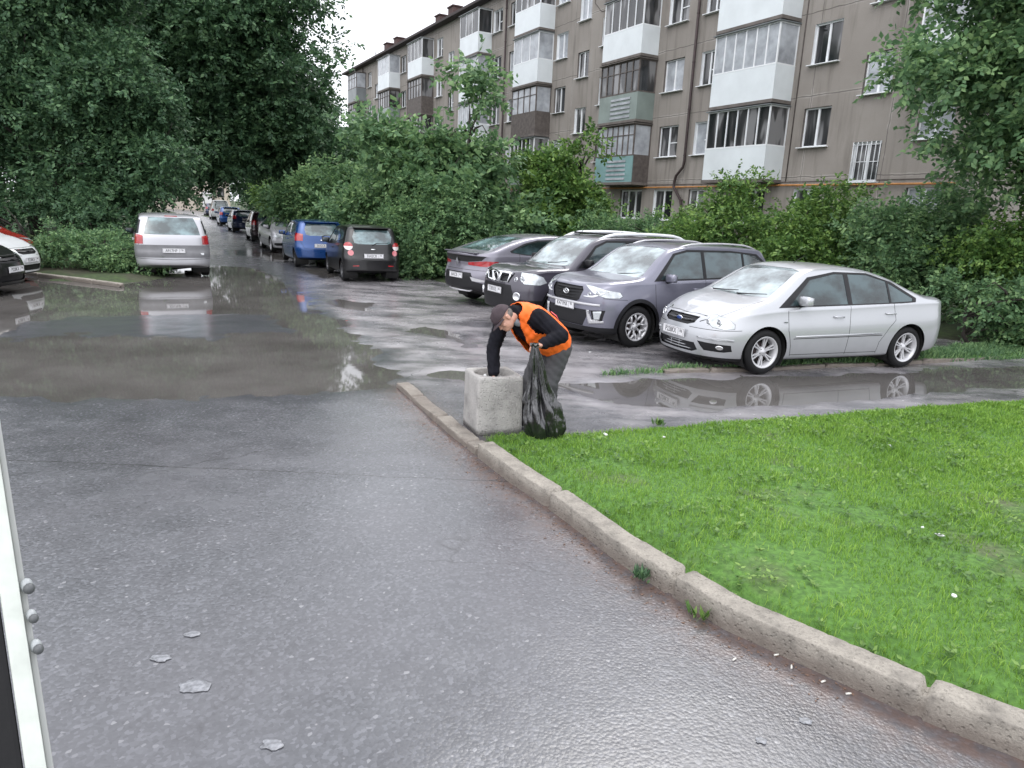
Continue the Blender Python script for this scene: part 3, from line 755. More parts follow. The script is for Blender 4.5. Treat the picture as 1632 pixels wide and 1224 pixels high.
    for a in ax:
        for sd_ in (1, -1):
            rr = R+sp.get('gapw', .05)-.002; y0, y1 = sd_*(W/2-.045), sd_*W*.25
            arc = [(a+rr*math.cos(t_), R+rr*math.sin(t_)) for t_ in np.linspace(math.pi+.6, -.6, 20)]
            A = [b.bm.verts.new((u, y0, v)) for u, v in arc]; C_ = [b.bm.verts.new((u, y1, v)) for u, v in arc]
            for k in range(len(A)-1): b.bm.faces.new((A[k], A[k+1], C_[k+1], C_[k]))
            b.bm.faces.new(C_)
    b.box((0, 0, interp(sp['bot'], 0)+.03), (sp['wb']-.8, W*.9, .05)); b.box((0, 0, .3), (sp['L']-1.0, W*.46, .14))
    b.build('underbody', MT['gap'], root)
    # -- wheels
    ty, rm = wheel_meshes(R, sp.get('tw', .2), sp.get('rim', 'five'), sp.get('rimR', R-.115), sp.get('rimmat', MT['alloy']))
    for a in ax:
        for sd_ in (1, -1):
            wo = mesh_obj('wheel', ty, None, root); ro = mesh_obj('rim', rm, None, wo)
            wo.location = (a, sd_*(W/2-.03-sp.get('tw', .2)/2), R); wo.rotation_euler = (0, .3*a, 0 if sd_ > 0 else math.pi)
    # -- mirrors, handles
    mx_, mz = sp['mirror']
    for sd_ in (1, -1):
        b = MB(); yb = sd_*(W/2*.93)
        b.box((mx_+.02, yb+sd_*.12, mz), (.11, .215, .135), rotm(z=-.12*sd_), bev=.045)
        for f in b.bm.faces: f.smooth = True
        mo = b.build('mirror', sp.get('mirmat', paintmat), root)
        b = MB(); b.tube([(mx_+.0, yb-sd_*.06, mz-.09), (mx_, yb+sd_*.03, mz-.07), (mx_, yb+sd_*.1, mz-.05)], [.03, .026, .03], 8); b.build('mirror_arm', MT['blackplastic'], mo)
        b = MB(); b.ball((mx_-.036, yb+sd_*.125, mz), (.004, .085, .05), 12); b.build('mirror_glass', MT['glass'], mo)
        for hx, hz in sp['handles']:
            b = MB(); yy = sd_*(W/2*sp.get('hw', .985))
            b.tube([(hx-.09, yy-sd_*.012, hz), (hx-.075, yy+sd_*.02, hz), (hx+.06, yy+sd_*.022, hz), (hx+.09, yy-sd_*.008, hz)], [.012, .014, .014, .012], 8); b.build('door_handle', paintmat, root)
    # -- plates
    for (px_, pz_, ang, txt) in sp['plates']:
        b = MB(); rz = 0 if ang == 0 else math.pi
        sgn = 1 if ang == 0 else -1
        b.box((px_, 0, pz_), (.012, .53, .118), bev=.004)
        pl = b.build('number_plate', MT['plate'], root)
        b = MB()
        for (cy, cz, sy, sz) in ((0, .052, .52, .004), (0, -.052, .52, .004), (.257, 0, .004, .106), (-.257, 0, .004, .106), (-sgn*.12-sgn*.0, 0, .004, .104)):
            b.box((px_+sgn*.0068, cy if cz or abs(cy) > .2 else sgn*.13, pz_+cz), (.0012, sy, sz))
        b.build('plate_border', MT['ink'], pl)
        add_text(txt[0], .1, MT['ink'], pl, (px_+sgn*.0068, -sgn*.06, pz_), (R_(90), 0, R_(90)*sgn), sx=.82)
        add_text(txt[1], .06, MT['ink'], pl, (px_+sgn*.0068, sgn*.19, pz_+.015), (R_(90), 0, R_(90)*sgn), sx=.8)
    for fn in sp.get('extra', []): fn(root, B, paintmat)
    root.location = (x, y, z); root.rotation_euler = (0, 0, R_(yaw))
    return root
def ring_badge(root, x, z, r1, r2, sgn=1, mat=None, name='badge', thick=.012, yc=0):
    b = MB(); n = 28
    pts = [(x, yc+r1*math.cos(2*math.pi*k/n), z+r2*math.sin(2*math.pi*k/n)) for k in range(n+1)]
    b.tube(pts, thick, 6, caps=False); return b.build(name, mat or MT['chrome'], root)
def disc_badge(root, x, z, r1, r2, mat, sgn=1, name='badge', yc=0):
    b = MB(); b.ball((x, yc, z), (.012, r1, r2), 18); return b.build(name, mat, root)
def slats(root, x, z0, z1, w0, w1, n, mat, name='grille_slat', curve=.06, th=.009, bars=0):
    b = MB()
    for k in range(n):
        t = (k+.5)/n; z = z0+(z1-z0)*t; w_ = w0+(w1-w0)*t
        b.tube([(x-curve*(u/w_)**2 if w_ else x, u, z) for u in np.linspace(-w_, w_, 9)], th, 6)
    for k in range(bars):
        u = -w0+2*w0*(k+.5)/bars; b.tube([(x-curve*(u/max(w0, .01))**2, u, z0), (x-curve*(u/max(w0, .01))**2, u, z1)], th*.7, 6)
    return b.build(name, mat, root)
def lamp_bits(root, B, pts, sd_all=(1, -1), mat=None):
    for sd_ in sd_all:
        for (y, z, rr) in pts:
            p, n_ = B.surf(sd_*y, z); n_ = n_ if n_.x > 0 else -n_; n_ = (n_*.5+Vector((.5, 0, 0))).normalized()
            b = MB(); Mx = Matrix.Translation(p-n_*.012) @ n_.to_track_quat('Z', 'Y').to_matrix().to_4x4()
            b.lathe([(rr*1.0, -.005), (rr*1.06, .020), (rr*.92, .022), (rr*.80, .012)], 22, Mx, mi=0); b.lathe([(rr*.8, .012), (rr*.5, .014), (rr*.45, .02), (rr*.2, .026), (0, .027)], 22, Mx, mi=1)
            b.build('headlight_lens', [mat or MT['chrome'], MT['bulb']], root)
def wipers(root, pts, sd_=1):
    b = MB()
    for a, m_, c in pts: b.tube([a, m_, c], [.012, .008, .006], 6)
    b.build('wiper', MT['blackplastic'], root)
# ---- the individual models ------------------------------------------------
def ell(cx, cy, rx, ry, n=20): return [(cx+rx*math.cos(2*math.pi*k/n), cy+ry*math.sin(2*math.pi*k/n)) for k in range(n)]
def P3(pts, ang):
    a = R_(ang); return [(-x*math.sin(a)+y*math.cos(a), z) for x, y, z in pts]
PL = MT['blackplastic']; LAMP = MT['lamp']
PT = {'silver': paint('silver_paint', (.45, .46, .485), .42, .3), 'violet': paint('violet_grey_paint', (.185, .185, .235), .45, .28),
      'char': paint('charcoal_paint', (.06, .055, .072), .3, .28), 'grey': paint('grey_paint', (.22, .21, .25), .45, .3),
      'black': paint('black_paint', (.004, .004, .005), .0, .3, .45), 'blue': paint('blue_paint', (.008, .055, .21), .35, .25),
      'lightsilver': paint('light_silver_paint', (.5, .5, .53), .4, .35), 'white': paint('white_paint', (.68, .70, .71), 0, .3),
      'red': paint('red_paint', (.33, .02, .018), .1, .25), 'maroon': paint('dark_plum_paint', (.03, .014, .02), .2, .25),
      'navy': paint('navy_paint', (.015, .025, .07), .3, .25), 'greige': paint('grey_beige_paint', (.15, .14, .13), .4, .35)}
TXT = (('P228KX', '196'), ('K471MA', '96'), ('T305OE', '196'), ('E642CB', '96'), ('A917HP', '196'))
def sedan_spec(dlo=True):
    sp = dict(L=4.49, W=1.84, wheelR=.316, fo=.90, wb=2.64, tw=.205, rimR=.212, rim='double', tum=.42, bw=.962, cf=.85, cr=.6, nf=2.5, nr=3.0, crown=.06, zw=.88,
        top=[(-2.245, 1.02), (-1.95, 1.075), (-1.62, 1.10), (-1.35, 1.19), (-.9, 1.375), (-.45, 1.475), (0, 1.50), (.35, 1.485), (.62, 1.425), (1.0, 1.205), (1.27, 1.045), (1.5, .985), (1.9, .865), (2.12, .785), (2.245, .73)],
        belt=[(-2.245, .97), (-1.8, 1.0), (-1.0, .975), (0, .93), (1.0, .90), (1.5, .86), (2.0, .77), (2.245, .68)],
        bot=[(-2.245, .32), (-1.9, .24), (-1.3, .19), (1.3, .18), (1.9, .17), (2.245, .2)],
        nose=[(.1, .12), (.22, .03), (.45, .0), (.62, .03), (.72, .09), (.85, .22)], tail=[(.15, .14), (.4, .0), (.6, .02), (.95, .06), (1.1, .1)], rgR=.8,
        dlo=[(1.18, .925), (.60, 1.335), (.1, 1.415), (-.5, 1.405), (-.95, 1.285), (-1.38, 1.06), (-1.36, 1.0), (-1.1, .985), (0, .955)],
        panes=[[(.98, .955), (.56, 1.30), (.1, 1.385), (-.06, 1.385), (-.06, .975)], [(-.14, .975), (-.14, 1.385), (-.5, 1.378), (-.84, 1.29), (-.84, .995)], [(-.88, .998), (-.88, 1.272), (-1.31, 1.055), (-1.29, 1.015)]],
        ws=[(-.66, 1.055), (-.4, 1.035), (0, 1.03), (.4, 1.035), (.66, 1.055), (.54, 1.405), (.35, 1.43), (-.35, 1.43), (-.54, 1.405)],
        rw=[(-.56, 1.14), (.56, 1.14), (.46, 1.41), (-.46, 1.41)],
        feat=[('headlight', LAMP, 40, [(u, z) for u, z in ((-.93, .70), (-.84, .635), (-.68, .62), (-.555, .635), (-.56, .70), (-.66, .765), (-.83, .795), (-.92, .775))], True, .004),
              ('grille', PL, 0, [(-.37, .745), (.37, .745), (.35, .66), (.24, .625), (-.24, .625), (-.35, .66)], False, -.02),
              ('lower_grille', PL, 0, [(-.42, .395), (.42, .395), (.47, .30), (.38, .265), (-.38, .265), (-.47, .30)], False, -.025),
              ('fog_lamp_recess', PL, 0, [(.47, .43), (.82, .41), (.82, .325), (.76, .305), (.56, .31)], True, -.012),
              ('front_lip', PL, 0, [(-.9, .1), (.9, .1), (.9, .225), (-.9, .225)], False, .004),
              ('tail_light', MT['redlamp'], 140, [(1.98, .98), (2.14, .99), (2.14, .74), (2.02, .76)], False, .003),
              ('rear_corner_trim', PL, 'side', [(-2.25, .60), (-1.98, .60), (-1.98, .645), (-2.25, .645)], False, .003)],
        gaps=[('side', [(1.02, .89), (1.0, .62), (.93, .4), (.90, .25)], .009), ('side', [(-.10, .95), (-.10, .25)], .008), ('side', [(-.92, .985), (-.98, .74), (-.86, .62), (-.72, .42), (-.7, .25)], .008),
              ('side', [(.90, .27), (-.7, .27)], .008), ('z', [(1.30, .72), (1.7, .70), (2.0, .60), (2.13, .42)], .009), (0, [(.0, .765), (.25, .77), (.45, .765)], .008),
              ('side', [(1.75, .62), (2.0, .60), (2.2, .60)], .007), ('side', [(.9, .5), (-.75, .52)], .01)],
        mirror=(.80, 1.03), handles=[(.12, .80), (-.86, .84)], plates=[(2.262, .50, 0, TXT[0]), (-2.25, .80, 180, TXT[0])])
    # the corner tail lamps use mirrored side polygons instead
    sp['feat'] = [f for f in sp['feat'] if f[0] != 'tail_light']+[('tail_light', MT['redlamp'], 'side', [(-2.26, .99), (-2.07, .985), (-2.03, .90), (-2.10, .76), (-2.26, .76)], True, .003)]
    def ex(root, B, pm):
        disc_badge(root, 2.175, .685, .075, .032, MT['chrome']); disc_badge(root, 2.182, .685, .064, .025, simple('badge_blue', (.02, .05, .2), .2))
        b = MB(); P = [(-.39, .76), (.39, .76), (.375, .655), (.255, .608), (-.255, .608), (-.375, .655)]
        b.tube([(2.135-.10*(abs(y)/.4)**2+(.02 if z < .7 else 0), y, z) for y, z in P+P[:1]], .011, 6); b.build('grille_surround', pm, root)
        slats(root, 2.15, .64, .74, .3, .34, 5, PL, curve=.06, th=.005)
        slats(root, 2.215, .275, .39, .4, .42, 3, pm, 'bumper_slat', curve=.07, th=.008, bars=4)
        for s_ in (1, -1):
            B.patch(root, 'fog_lamp', MT['chrome'], ell(s_*.73, .365, .035, .03, 12), .004)
            B.patch(root, 'bumper_moulding', pm, [(s_*.46, .475), (s_*.84, .465), (s_*.84, .49), (s_*.46, .50)], .012)
        lamp_bits(root, B, [(.66, .70, .052), (.54, .69, .038)])
        wipers(root, [((1.30, .1, 1.045), (1.27, .35, 1.065), (1.2, .62, 1.09)), ((1.31, -.45, 1.05), (1.28, -.2, 1.065), (1.24, .05, 1.085))])
        b = MB(); b.tube([(.25, 0, 1.49), (.05, .0, 1.60)], [.005, .003], 5); b.build('antenna', PL, root)
        b = MB(); b.tube([(.56, -.55, 1.43), (.45, -.2, 1.50)], .001, 4); b.bm.free()
        for s_ in (1, -1):
            b = MB(); b.box((1.06, s_*.912, .735), (.05, .012, .018), bev=.003); b.build('side_repeater', MT['bulb'], root)
            b = MB(); b.tube([(.87, s_*.918, .53), (0, s_*.925, .54), (-.72, s_*.918, .55)], .012, 6); b.build('door_moulding', pm, root)
    sp['extra'] = [ex]; return sp
def rails(root, x0, x1, yy, z, h=.05, mat=None, r=.018, curve=.05):
    for s_ in (1, -1):
        b = MB(); n = 12; pts = []
        for k in range(n+1):
            t = k/n; e = min(t, 1-t)*8; pts.append((x0+(x1-x0)*t, s_*(yy+.02*math.sin(math.pi*t)), z+min(1, e)*h-curve*(2*t-1)**2))
        b.tube(pts, [r*.9]+[r]*(n-1)+[r*.9], 8); b.build('roof_rail', mat or MT['alloy'], root)
def suv_spec():
    sp = dict(L=4.27, W=1.78, wheelR=.34, fo=.83, wb=2.59, tw=.215, rimR=.218, rim='loops', rimmat=MT['alloy'], tum=.30, bw=.96, cf=.62, cr=.5, nf=3.0, crown=.05, zw=1.0, clad=True, cladz=.36, cladw=.115, gapw=.055,
        top=[(-2.135, 1.56), (-1.9, 1.60), (-1.2, 1.63), (-.4, 1.645), (.2, 1.635), (.5, 1.585), (.8, 1.42), (1.08, 1.19), (1.2, 1.125), (1.35, 1.105), (1.75, 1.075), (2.0, 1.035), (2.135, .99)],
        belt=[(-2.135, 1.10), (-1.5, 1.09), (0, 1.045), (.9, 1.03), (1.4, 1.03), (1.8, 1.0), (2.135, .92)],
        bot=[(-2.135, .36), (-1.8, .27), (-1.2, .22), (1.3, .21), (1.8, .22), (2.135, .26)],
        nose=[(.1, .14), (.3, .03), (.5, .0), (.72, .0), (.92, .03), (1.0, .08), (1.05, .16)], tail=[(.15, .12), (.4, .0), (.7, .0), (1.0, .06), (1.2, .14), (1.6, .42)], rgR=1.3,
        dlo=[(1.0, 1.06), (.52, 1.50), (.2, 1.565), (-.8, 1.56), (-1.45, 1.51), (-1.76, 1.28), (-1.78, 1.19), (-1.5, 1.13), (-.5, 1.085)],
        panes=[[(.86, 1.09), (.48, 1.475), (.2, 1.53), (-.10, 1.53), (-.10, 1.105)], [(-.17, 1.105), (-.17, 1.53), (-.8, 1.53), (-1.06, 1.515), (-1.06, 1.135)], [(-1.11, 1.14), (-1.11, 1.51), (-1.42, 1.475), (-1.68, 1.28), (-1.69, 1.21), (-1.5, 1.155)]],
        ws=[(-.68, 1.115), (-.4, 1.10), (0, 1.095), (.4, 1.10), (.68, 1.115), (.57, 1.55), (.35, 1.575), (-.35, 1.575), (-.57, 1.55)],
        rw=[(-.58, 1.16), (.58, 1.16), (.5, 1.5), (-.5, 1.5)],
        feat=[('headlight', LAMP, 42, [(-1.06, .985), (-1.02, .955), (-.90, .865), (-.70, .81), (-.50, .81), (-.46, .84), (-.50, .90), (-.72, .935), (-.88, .97)], True, .004),
              ('grille', PL, 0, [(-.38, .955), (.38, .955), (.42, .90), (.36, .745), (.30, .715), (-.30, .715), (-.36, .745), (-.42, .88)], False, -.02),
              ('lower_intake', PL, 0, [(-.60, .60), (.60, .60), (.45, .34), (-.45, .34)], False, -.015),
              ('front_lip', PL, 0, [(-.95, .1), (.95, .1), (.95, .335), (-.95, .335)], False, .004),
              ('fog_lamp_recess', PL, 0, [(.60, .60), (.80, .615), (.76, .42), (.66, .40)], True, -.008),
              ('tail_light', MT['redlamp'], 'side', [(-2.16, 1.05), (-1.82, 1.08), (-1.80, .98), (-1.95, .86), (-2.16, .84)], True, .004),
              ('rear_bumper_trim', PL, 180, [(-.95, .2), (.95, .2), (.95, .55), (-.95, .55)], False, .003)],
        gaps=[('side', [(.98, 1.02), (.96, .7), (.90, .5), (.88, .3)], .009), ('side', [(-.135, 1.08), (-.135, .3)], .008), ('side', [(-1.08, 1.12), (-1.10, .86), (-.95, .72), (-.85, .5), (-.84, .3)], .008),
              ('z', [(1.10, .68), (1.5, .66), (1.85, .58), (2.02, .42)], .01), ('side', [(1.55, .78), (1.8, .79), (1.95, .80)], .007), ('side', [(.9, .38), (-.85, .38)], .006)],
        mirror=(.72, 1.12), handles=[(.06, .93), (-.95, .96)], plates=[(2.145, .635, 0, TXT[1]), (-2.13, .95, 180, TXT[1])], hw=.98)
    def ex(root, B, pm):
        slats(root, 2.115, .735, .935, .34, .385, 4, PL, 'grille_slat', curve=.05, th=.016)
        ring_badge(root, 2.125, .845, .068, .036); b = MB()
        for s_ in (1, -1): b.tube([(2.125, s_*.026-.006, .817), (2.125, s_*.03+.006, .873)], .008, 6)
        b.tube([(2.125, -.028, .84), (2.125, .028, .85)], .007, 6); b.build('badge', MT['chrome'], root)
        for s_ in (1, -1):
            B.patch(root, 'fog_lamp_surround', MT['alloy'], [(s_*.53, .60), (s_*.575, .60), (s_*.61, .43), (s_*.78, .45), (s_*.78, .415), (s_*.575, .385)], .014)
            B.patch(root, 'fog_lamp', LAMP, [(s_*.645, .585), (s_*.76, .60), (s_*.735, .465), (s_*.66, .45)], .008)
            B.patch(root, 'light_strip', MT['whiteplastic'], [(s_*.45, .80), (s_*.62, .80), (s_*.72, .84), (s_*.80, .90), (s_*.80, .92), (s_*.70, .862), (s_*.62, .822), (s_*.45, .815)], .008)
        b = MB(); b.tube([B.surf(y, .69)[0]+Vector((.006, 0, 0)) for y in np.linspace(-.74, .74, 17)], .02, 8); b.build('bumper_bar', MT['alloy'], root)
        lamp_bits(root, B, [(.67, .865, .042), (.55, .85, .03)])
        rails(root, -1.55, .35, .59, 1.625, .045, MT['alloy'], .016)
        wipers(root, [((1.17, .1, 1.125), (1.13, .35, 1.15), (1.07, .6, 1.18))])
    sp['extra'] = [ex]; return sp
def boxy_spec():
    sp = dict(L=4.63, W=1.79, wheelR=.35, fo=.93, wb=2.63, tw=.22, rimR=.218, rim='five', tum=.24, bw=.97, cf=.6, cr=.4, nf=3.0, nr=3.8, crown=.045, zw=1.02, gapw=.06, clad=True, cladz=.33, cladw=.105,
        top=[(-2.315, 1.60), (-1.9, 1.64), (-1, 1.675), (-.2, 1.69), (.35, 1.67), (.6, 1.60), (.9, 1.38), (1.15, 1.15), (1.28, 1.095), (1.6, 1.09), (2.0, 1.065), (2.2, 1.03), (2.315, .99)],
        belt=[(-2.315, 1.08), (0, 1.06), (1.0, 1.03), (1.6, 1.03), (2.0, 1.0), (2.315, .92)],
        bot=[(-2.315, .36), (-1.9, .28), (-1.2, .23), (1.3, .23), (1.9, .25), (2.315, .3)],
        nose=[(.1, .14), (.3, .02), (.6, .0), (.8, .02), (.95, .09), (1.05, .16)], tail=[(.15, .1), (.5, .0), (1.0, .03), (1.6, .2)],
        dlo=[(1.05, 1.09), (.62, 1.50), (.35, 1.60), (-1.2, 1.60), (-1.85, 1.56), (-1.98, 1.35), (-1.9, 1.13), (-.5, 1.10)],
        panes=[[(.92, 1.11), (.6, 1.46), (.35, 1.565), (-.1, 1.57), (-.1, 1.125)], [(-.18, 1.125), (-.18, 1.57), (-1.12, 1.57), (-1.12, 1.135)], [(-1.18, 1.135), (-1.18, 1.57), (-1.8, 1.535), (-1.9, 1.35), (-1.84, 1.155)]],
        ws=[(-.71, 1.13), (-.4, 1.115), (0, 1.11), (.4, 1.115), (.71, 1.13), (.62, 1.61), (-.62, 1.61)], rw=[(-.62, 1.15), (.62, 1.15), (.55, 1.52), (-.55, 1.52)],
        feat=[('headlight', LAMP, 42, [(-.95, 1.0), (-.94, .86), (-.86, .80), (-.60, .79), (-.50, .83), (-.56, .93), (-.68, .985)], True, .004),
              ('grille', PL, 0, [(-.50, .97), (.50, .97), (.44, .80), (-.44, .80)], False, -.02),
              ('front_lip', PL, 0, [(-.95, .2), (.95, .2), (.95, .50), (.62, .53), (.5, .76), (-.5, .76), (-.62, .53), (-.95, .50)], False, .002),
              ('tail_light', MT['redlamp'], 'side', [(-2.33, 1.4), (-2.12, 1.42), (-2.16, 1.0), (-2.33, .98)], True, .004)],
        gaps=[('side', [(1.03, 1.04), (1.0, .7), (.93, .5), (.92, .3)], .009), ('side', [(-.14, 1.1), (-.14, .3)], .008), ('side', [(-1.12, 1.1), (-1.15, .86), (-.95, .7), (-.9, .4)], .008),
              ('z', [(1.2, .70), (1.7, .70), (2.12, .62)], .01)],
        mirror=(.86, 1.19), handles=[(.04, .93), (-1.0, .95)], plates=[(2.335, .64, 0, TXT[2]), (-2.3, .9, 180, TXT[2])], hw=.985, mirmat=PL)
    def ex(root, B, pm):
        ring_badge(root, 2.30, .88, .075, .07, thick=.011)
        b = MB()
        for s_ in (1, -1):
            b.tube([(2.285, s_*.17, .97), (2.30, s_*.11, .81), (2.30, s_*.02, .80)], .024, 8)
            b.tube([(2.235, s_*.44, .96), (2.26, s_*.38, .81), (2.29, s_*.11, .80)], .02, 8)
        b.tube([(2.22, -.48, .965), (2.27, 0, .975), (2.22, .48, .965)], .02, 8)
        b.build('grille_surround', MT['chrome'], root)
        slats(root, 2.25, .82, .95, .4, .44, 3, PL, curve=.04, th=.008)
        for s_ in (1, -1):
            p_, n_ = B.surf(s_*.66, .57); n_ = n_ if n_.x > 0 else -n_; Mx = Matrix.Translation(p_-n_*.01) @ n_.to_track_quat('Z', 'Y').to_matrix().to_4x4()
            b = MB(); b.lathe([(.07, -.02), (.078, .03), (.062, .034), (.05, .015), (0, .012)], 22, Mx); b.build('fog_lamp', MT['chrome'], root)
        lamp_bits(root, B, [(.70, .885, .055), (.585, .87, .04)])
        rails(root, -1.75, .45, .60, 1.655, .075, MT['whiteplastic'], .032)
        b = MB()
        for xx in (.2, -1.0): b.box((xx, 0, 1.71), (.06, 1.15, .03), bev=.008)
        b.build('roof_bar', PL, root)
        wipers(root, [((1.24, .1, 1.145), (1.2, .35, 1.165), (1.13, .6, 1.20))])
        b = MB(); b.tube([(.5, 0, 1.66), (.32, 0, 1.86)], [.006, .003], 5); b.build('antenna', PL, root)
    sp['extra'] = [ex]; return sp
def coupe_spec():
    sp = dict(L=4.55, W=1.82, wheelR=.345, fo=.88, wb=2.72, tw=.215, rimR=.22, rim='five', tum=.40, bw=.955, cf=.75, cr=.6, nf=2.7, nr=2.8, crown=.05, zw=1.0, gapw=.06, clad=True, cladz=.36, cladw=.10,
        top=[(-2.275, 1.145), (-2.05, 1.17), (-1.8, 1.235), (-1.3, 1.40), (-.7, 1.53), (-.1, 1.575), (.3, 1.56), (.6, 1.48), (1.0, 1.24), (1.2, 1.11), (1.6, 1.06), (2.0, 1.0), (2.275, .90)],
        belt=[(-2.275, 1.10), (-1.6, 1.12), (-.8, 1.10), (0, 1.05), (1, 1.02), (1.6, .99), (2.275, .85)],
        bot=[(-2.275, .40), (-1.9, .28), (-1.3, .23), (1.3, .22), (1.9, .22), (2.275, .27)],
        nose=[(.1, .14), (.3, .03), (.6, .0), (.85, .03), (1.0, .12)], tail=[(.2, .16), (.45, .0), (.65, .0), (.9, .07), (1.05, .05), (1.15, .0), (1.2, .0)], rgR=.7,
        dlo=[(1.0, 1.07), (.52, 1.42), (.1, 1.48), (-.6, 1.46), (-1.0, 1.38), (-1.42, 1.225), (-1.40, 1.185), (-1.0, 1.135), (0, 1.09)],
        panes=[[(.88, 1.09), (.48, 1.39), (.1, 1.45), (-.10, 1.45), (-.10, 1.11)], [(-.16, 1.11), (-.16, 1.45), (-.6, 1.43), (-.95, 1.36), (-1.36, 1.215), (-1.34, 1.19), (-.98, 1.155)]],
        ws=[(-.68, 1.13), (0, 1.11), (.68, 1.13), (.57, 1.47), (-.57, 1.47)], rw=[(-.58, 1.215), (.58, 1.215), (.50, 1.50), (-.50, 1.50)],
        feat=[('headlight', LAMP, 42, [(-1.0, .95), (-.7, .78), (-.45, .8), (-.6, .9)], True, .004),
              ('tail_light', MT['redlamp'], 180, [(.36, .955), (.36, .905), (.80, .885), (.90, .93), (.90, 1.0), (.80, 1.005)], False, .006),
              ('tail_light', MT['redlamp'], 180, [(-.36, .955), (-.36, .905), (-.80, .885), (-.90, .93), (-.90, 1.0), (-.80, 1.005)], False, .006),
              ('tail_panel', MT['gap'], 180, [(-.80, 1.10), (.80, 1.10), (.72, 1.01), (.34, .965), (-.34, .965), (-.72, 1.01)], False, .003),
              ('rear_bumper_trim', PL, 180, [(-.95, .2), (.95, .2), (.95, .50), (.62, .56), (.5, .74), (-.5, .74), (-.62, .56), (-.95, .50)], False, .003),
              ('reflector', MT['alloy'], 180, [(.50, .66), (.82, .60), (.84, .56), (.56, .57)], False, .006), ('reflector', MT['alloy'], 180, [(-.50, .66), (-.82, .60), (-.84, .56), (-.56, .57)], False, .006)],
        gaps=[('side', [(-.13, 1.1), (-.13, .3)], .008), ('side', [(-1.18, 1.16), (-1.2, .95), (-1.0, .8), (-.9, .4)], .008), (180, [(.9, .80), (0, .80)], .008), ('side', [(-2.2, .80), (-1.75, .80), (-1.6, .7)], .007)],
        mirror=(.75, 1.15), handles=[(.04, .95), (-1.0, .98)], plates=[(2.27, .6, 0, TXT[3]), (-2.285, .66, 180, TXT[3])], hw=.98)
    def ex(root, B, pm):
        b = MB(); b.tube([(-2.24+.30*(y/.8)**2, y, .40-.06*(abs(y) < .5)) for y in np.linspace(-.72, .72, 15)], .03, 8, flat=.7); b.build('skid_plate', MT['alloy'], root)
        b = MB(); P = [(-2.215, 0, .1), (0, 0, 0)]
        b.prism([(-2.25, 0, .085+.965), (-2.25, .055, .965), (-2.25, 0, .845), (-2.25, -.055, .965)], (-.012, 0, 0)); b.build('badge', MT['chrome'], root)
        b = MB(); b.box((-2.15, 0, 1.165), (.14, 1.25, .018), bev=.006); b.build('spoiler_lip', pm, root)
    sp['extra'] = [ex]; return sp
def van_spec():
    sp = dict(L=4.26, W=1.81, wheelR=.315, fo=.85, wb=2.69, tw=.2, rimR=.205, rim='seven', tum=.24, bw=.965, cf=.8, cr=.5, nf=2.6, nr=3.3, crown=.06, zw=1.0,
        top=[(-2.13, 1.55), (-1.7, 1.60), (-.9, 1.62), (0, 1.62), (.5, 1.55), (1.0, 1.28), (1.35, 1.07), (1.7, .96), (2.13, .78)], belt=[(-2.13, 1.06), (-1, 1.03), (0, 1.0), (1, .98), (1.5, .94), (2.13, .72)],
        bot=[(-2.13, .33), (-1.7, .22), (1.3, .19), (2.13, .24)], nose=[(.1, .1), (.4, 0), (.7, .05), (.95, .2)], tail=[(.15, .1), (.4, .0), (.62, .01), (.72, .06), (1.0, .09), (1.2, .17), (1.6, .40)], rgR=1.2,
        dlo=[(1.15, 1.03), (.6, 1.40), (.3, 1.52), (-1.2, 1.53), (-1.7, 1.45), (-1.85, 1.12), (-1.3, 1.07)],
        panes=[[(.95, 1.05), (.5, 1.38), (.3, 1.48), (-.1, 1.49), (-.1, 1.07)], [(-.17, 1.07), (-.17, 1.49), (-.95, 1.49), (-.95, 1.09)], [(-1.0, 1.09), (-1.0, 1.49), (-1.65, 1.43), (-1.76, 1.14)]],
        ws=[(-.7, 1.1), (.7, 1.1), (.58, 1.53), (-.58, 1.53)], rw=[(-.66, 1.10), (.66, 1.10), (.62, 1.3), (.53, 1.53), (-.53, 1.53), (-.62, 1.3)],
        feat=[('headlight', LAMP, 42, [(-.9, .8), (-.8, .65), (-.5, .65), (-.6, .8)], True, .004),
              ('tail_light', MT['redlamp'], 180, [(.70, .86), (.69, 1.07), (.95, 1.12), (.98, .86)], False, .006), ('tail_light', MT['redlamp'], 180, [(-.70, .86), (-.69, 1.07), (-.95, 1.12), (-.98, .86)], False, .006),
              ('plate_recess', simple('bumper_grey', (.16, .16, .17), .45), 180, [(-.88, .84), (.88, .84), (.90, .55), (.86, .52), (-.86, .52), (-.90, .55)], False, .002)],
        gaps=[(180, [(.84, 1.05), (.80, .84), (.70, .66)], .009), (180, [(.9, .50), (0, .47)], .010), (180, [(.7, .66), (0, .66)], .008), ('side', [(-.13, 1.05), (-.13, .25)], .008)],
        mirror=(.85, 1.08), handles=[(.04, .9), (-.95, .92)], plates=[(2.1, .5, 0, TXT[4]), (-2.135, .70, 180, TXT[4])], mirmat=PL)
    def ex(root, B, pm):
        b = MB(); b.tube([(-1.79, -.02, 1.13), (-1.78, -.15, 1.16), (-1.75, -.48, 1.17)], [.016, .01, .006], 6); b.build('wiper', PL, root)
        b = MB(); b.box((-1.72, 0, 1.565), (.03, .3, .02), bev=.004); b.build('brake_light', MT['redlamp'], root)
        b = MB(); b.box((-1.7, .22, 1.22), (.004, .16, .035), rotm(y=.35)); b.build('window_sticker', MT['whiteplastic'], root)
        b = MB(); b.tube([(-2.02, .2, .97), (-2.02, -.2, .97)], .012, 6); b.build('badge', MT['chrome'], root)
        b = MB(); b.box((-2.05, -.66, .62), (.02, .12, .05), bev=.006); b.build('reflector', MT['whiteplastic'], root)
    sp['extra'] = [ex]; return sp
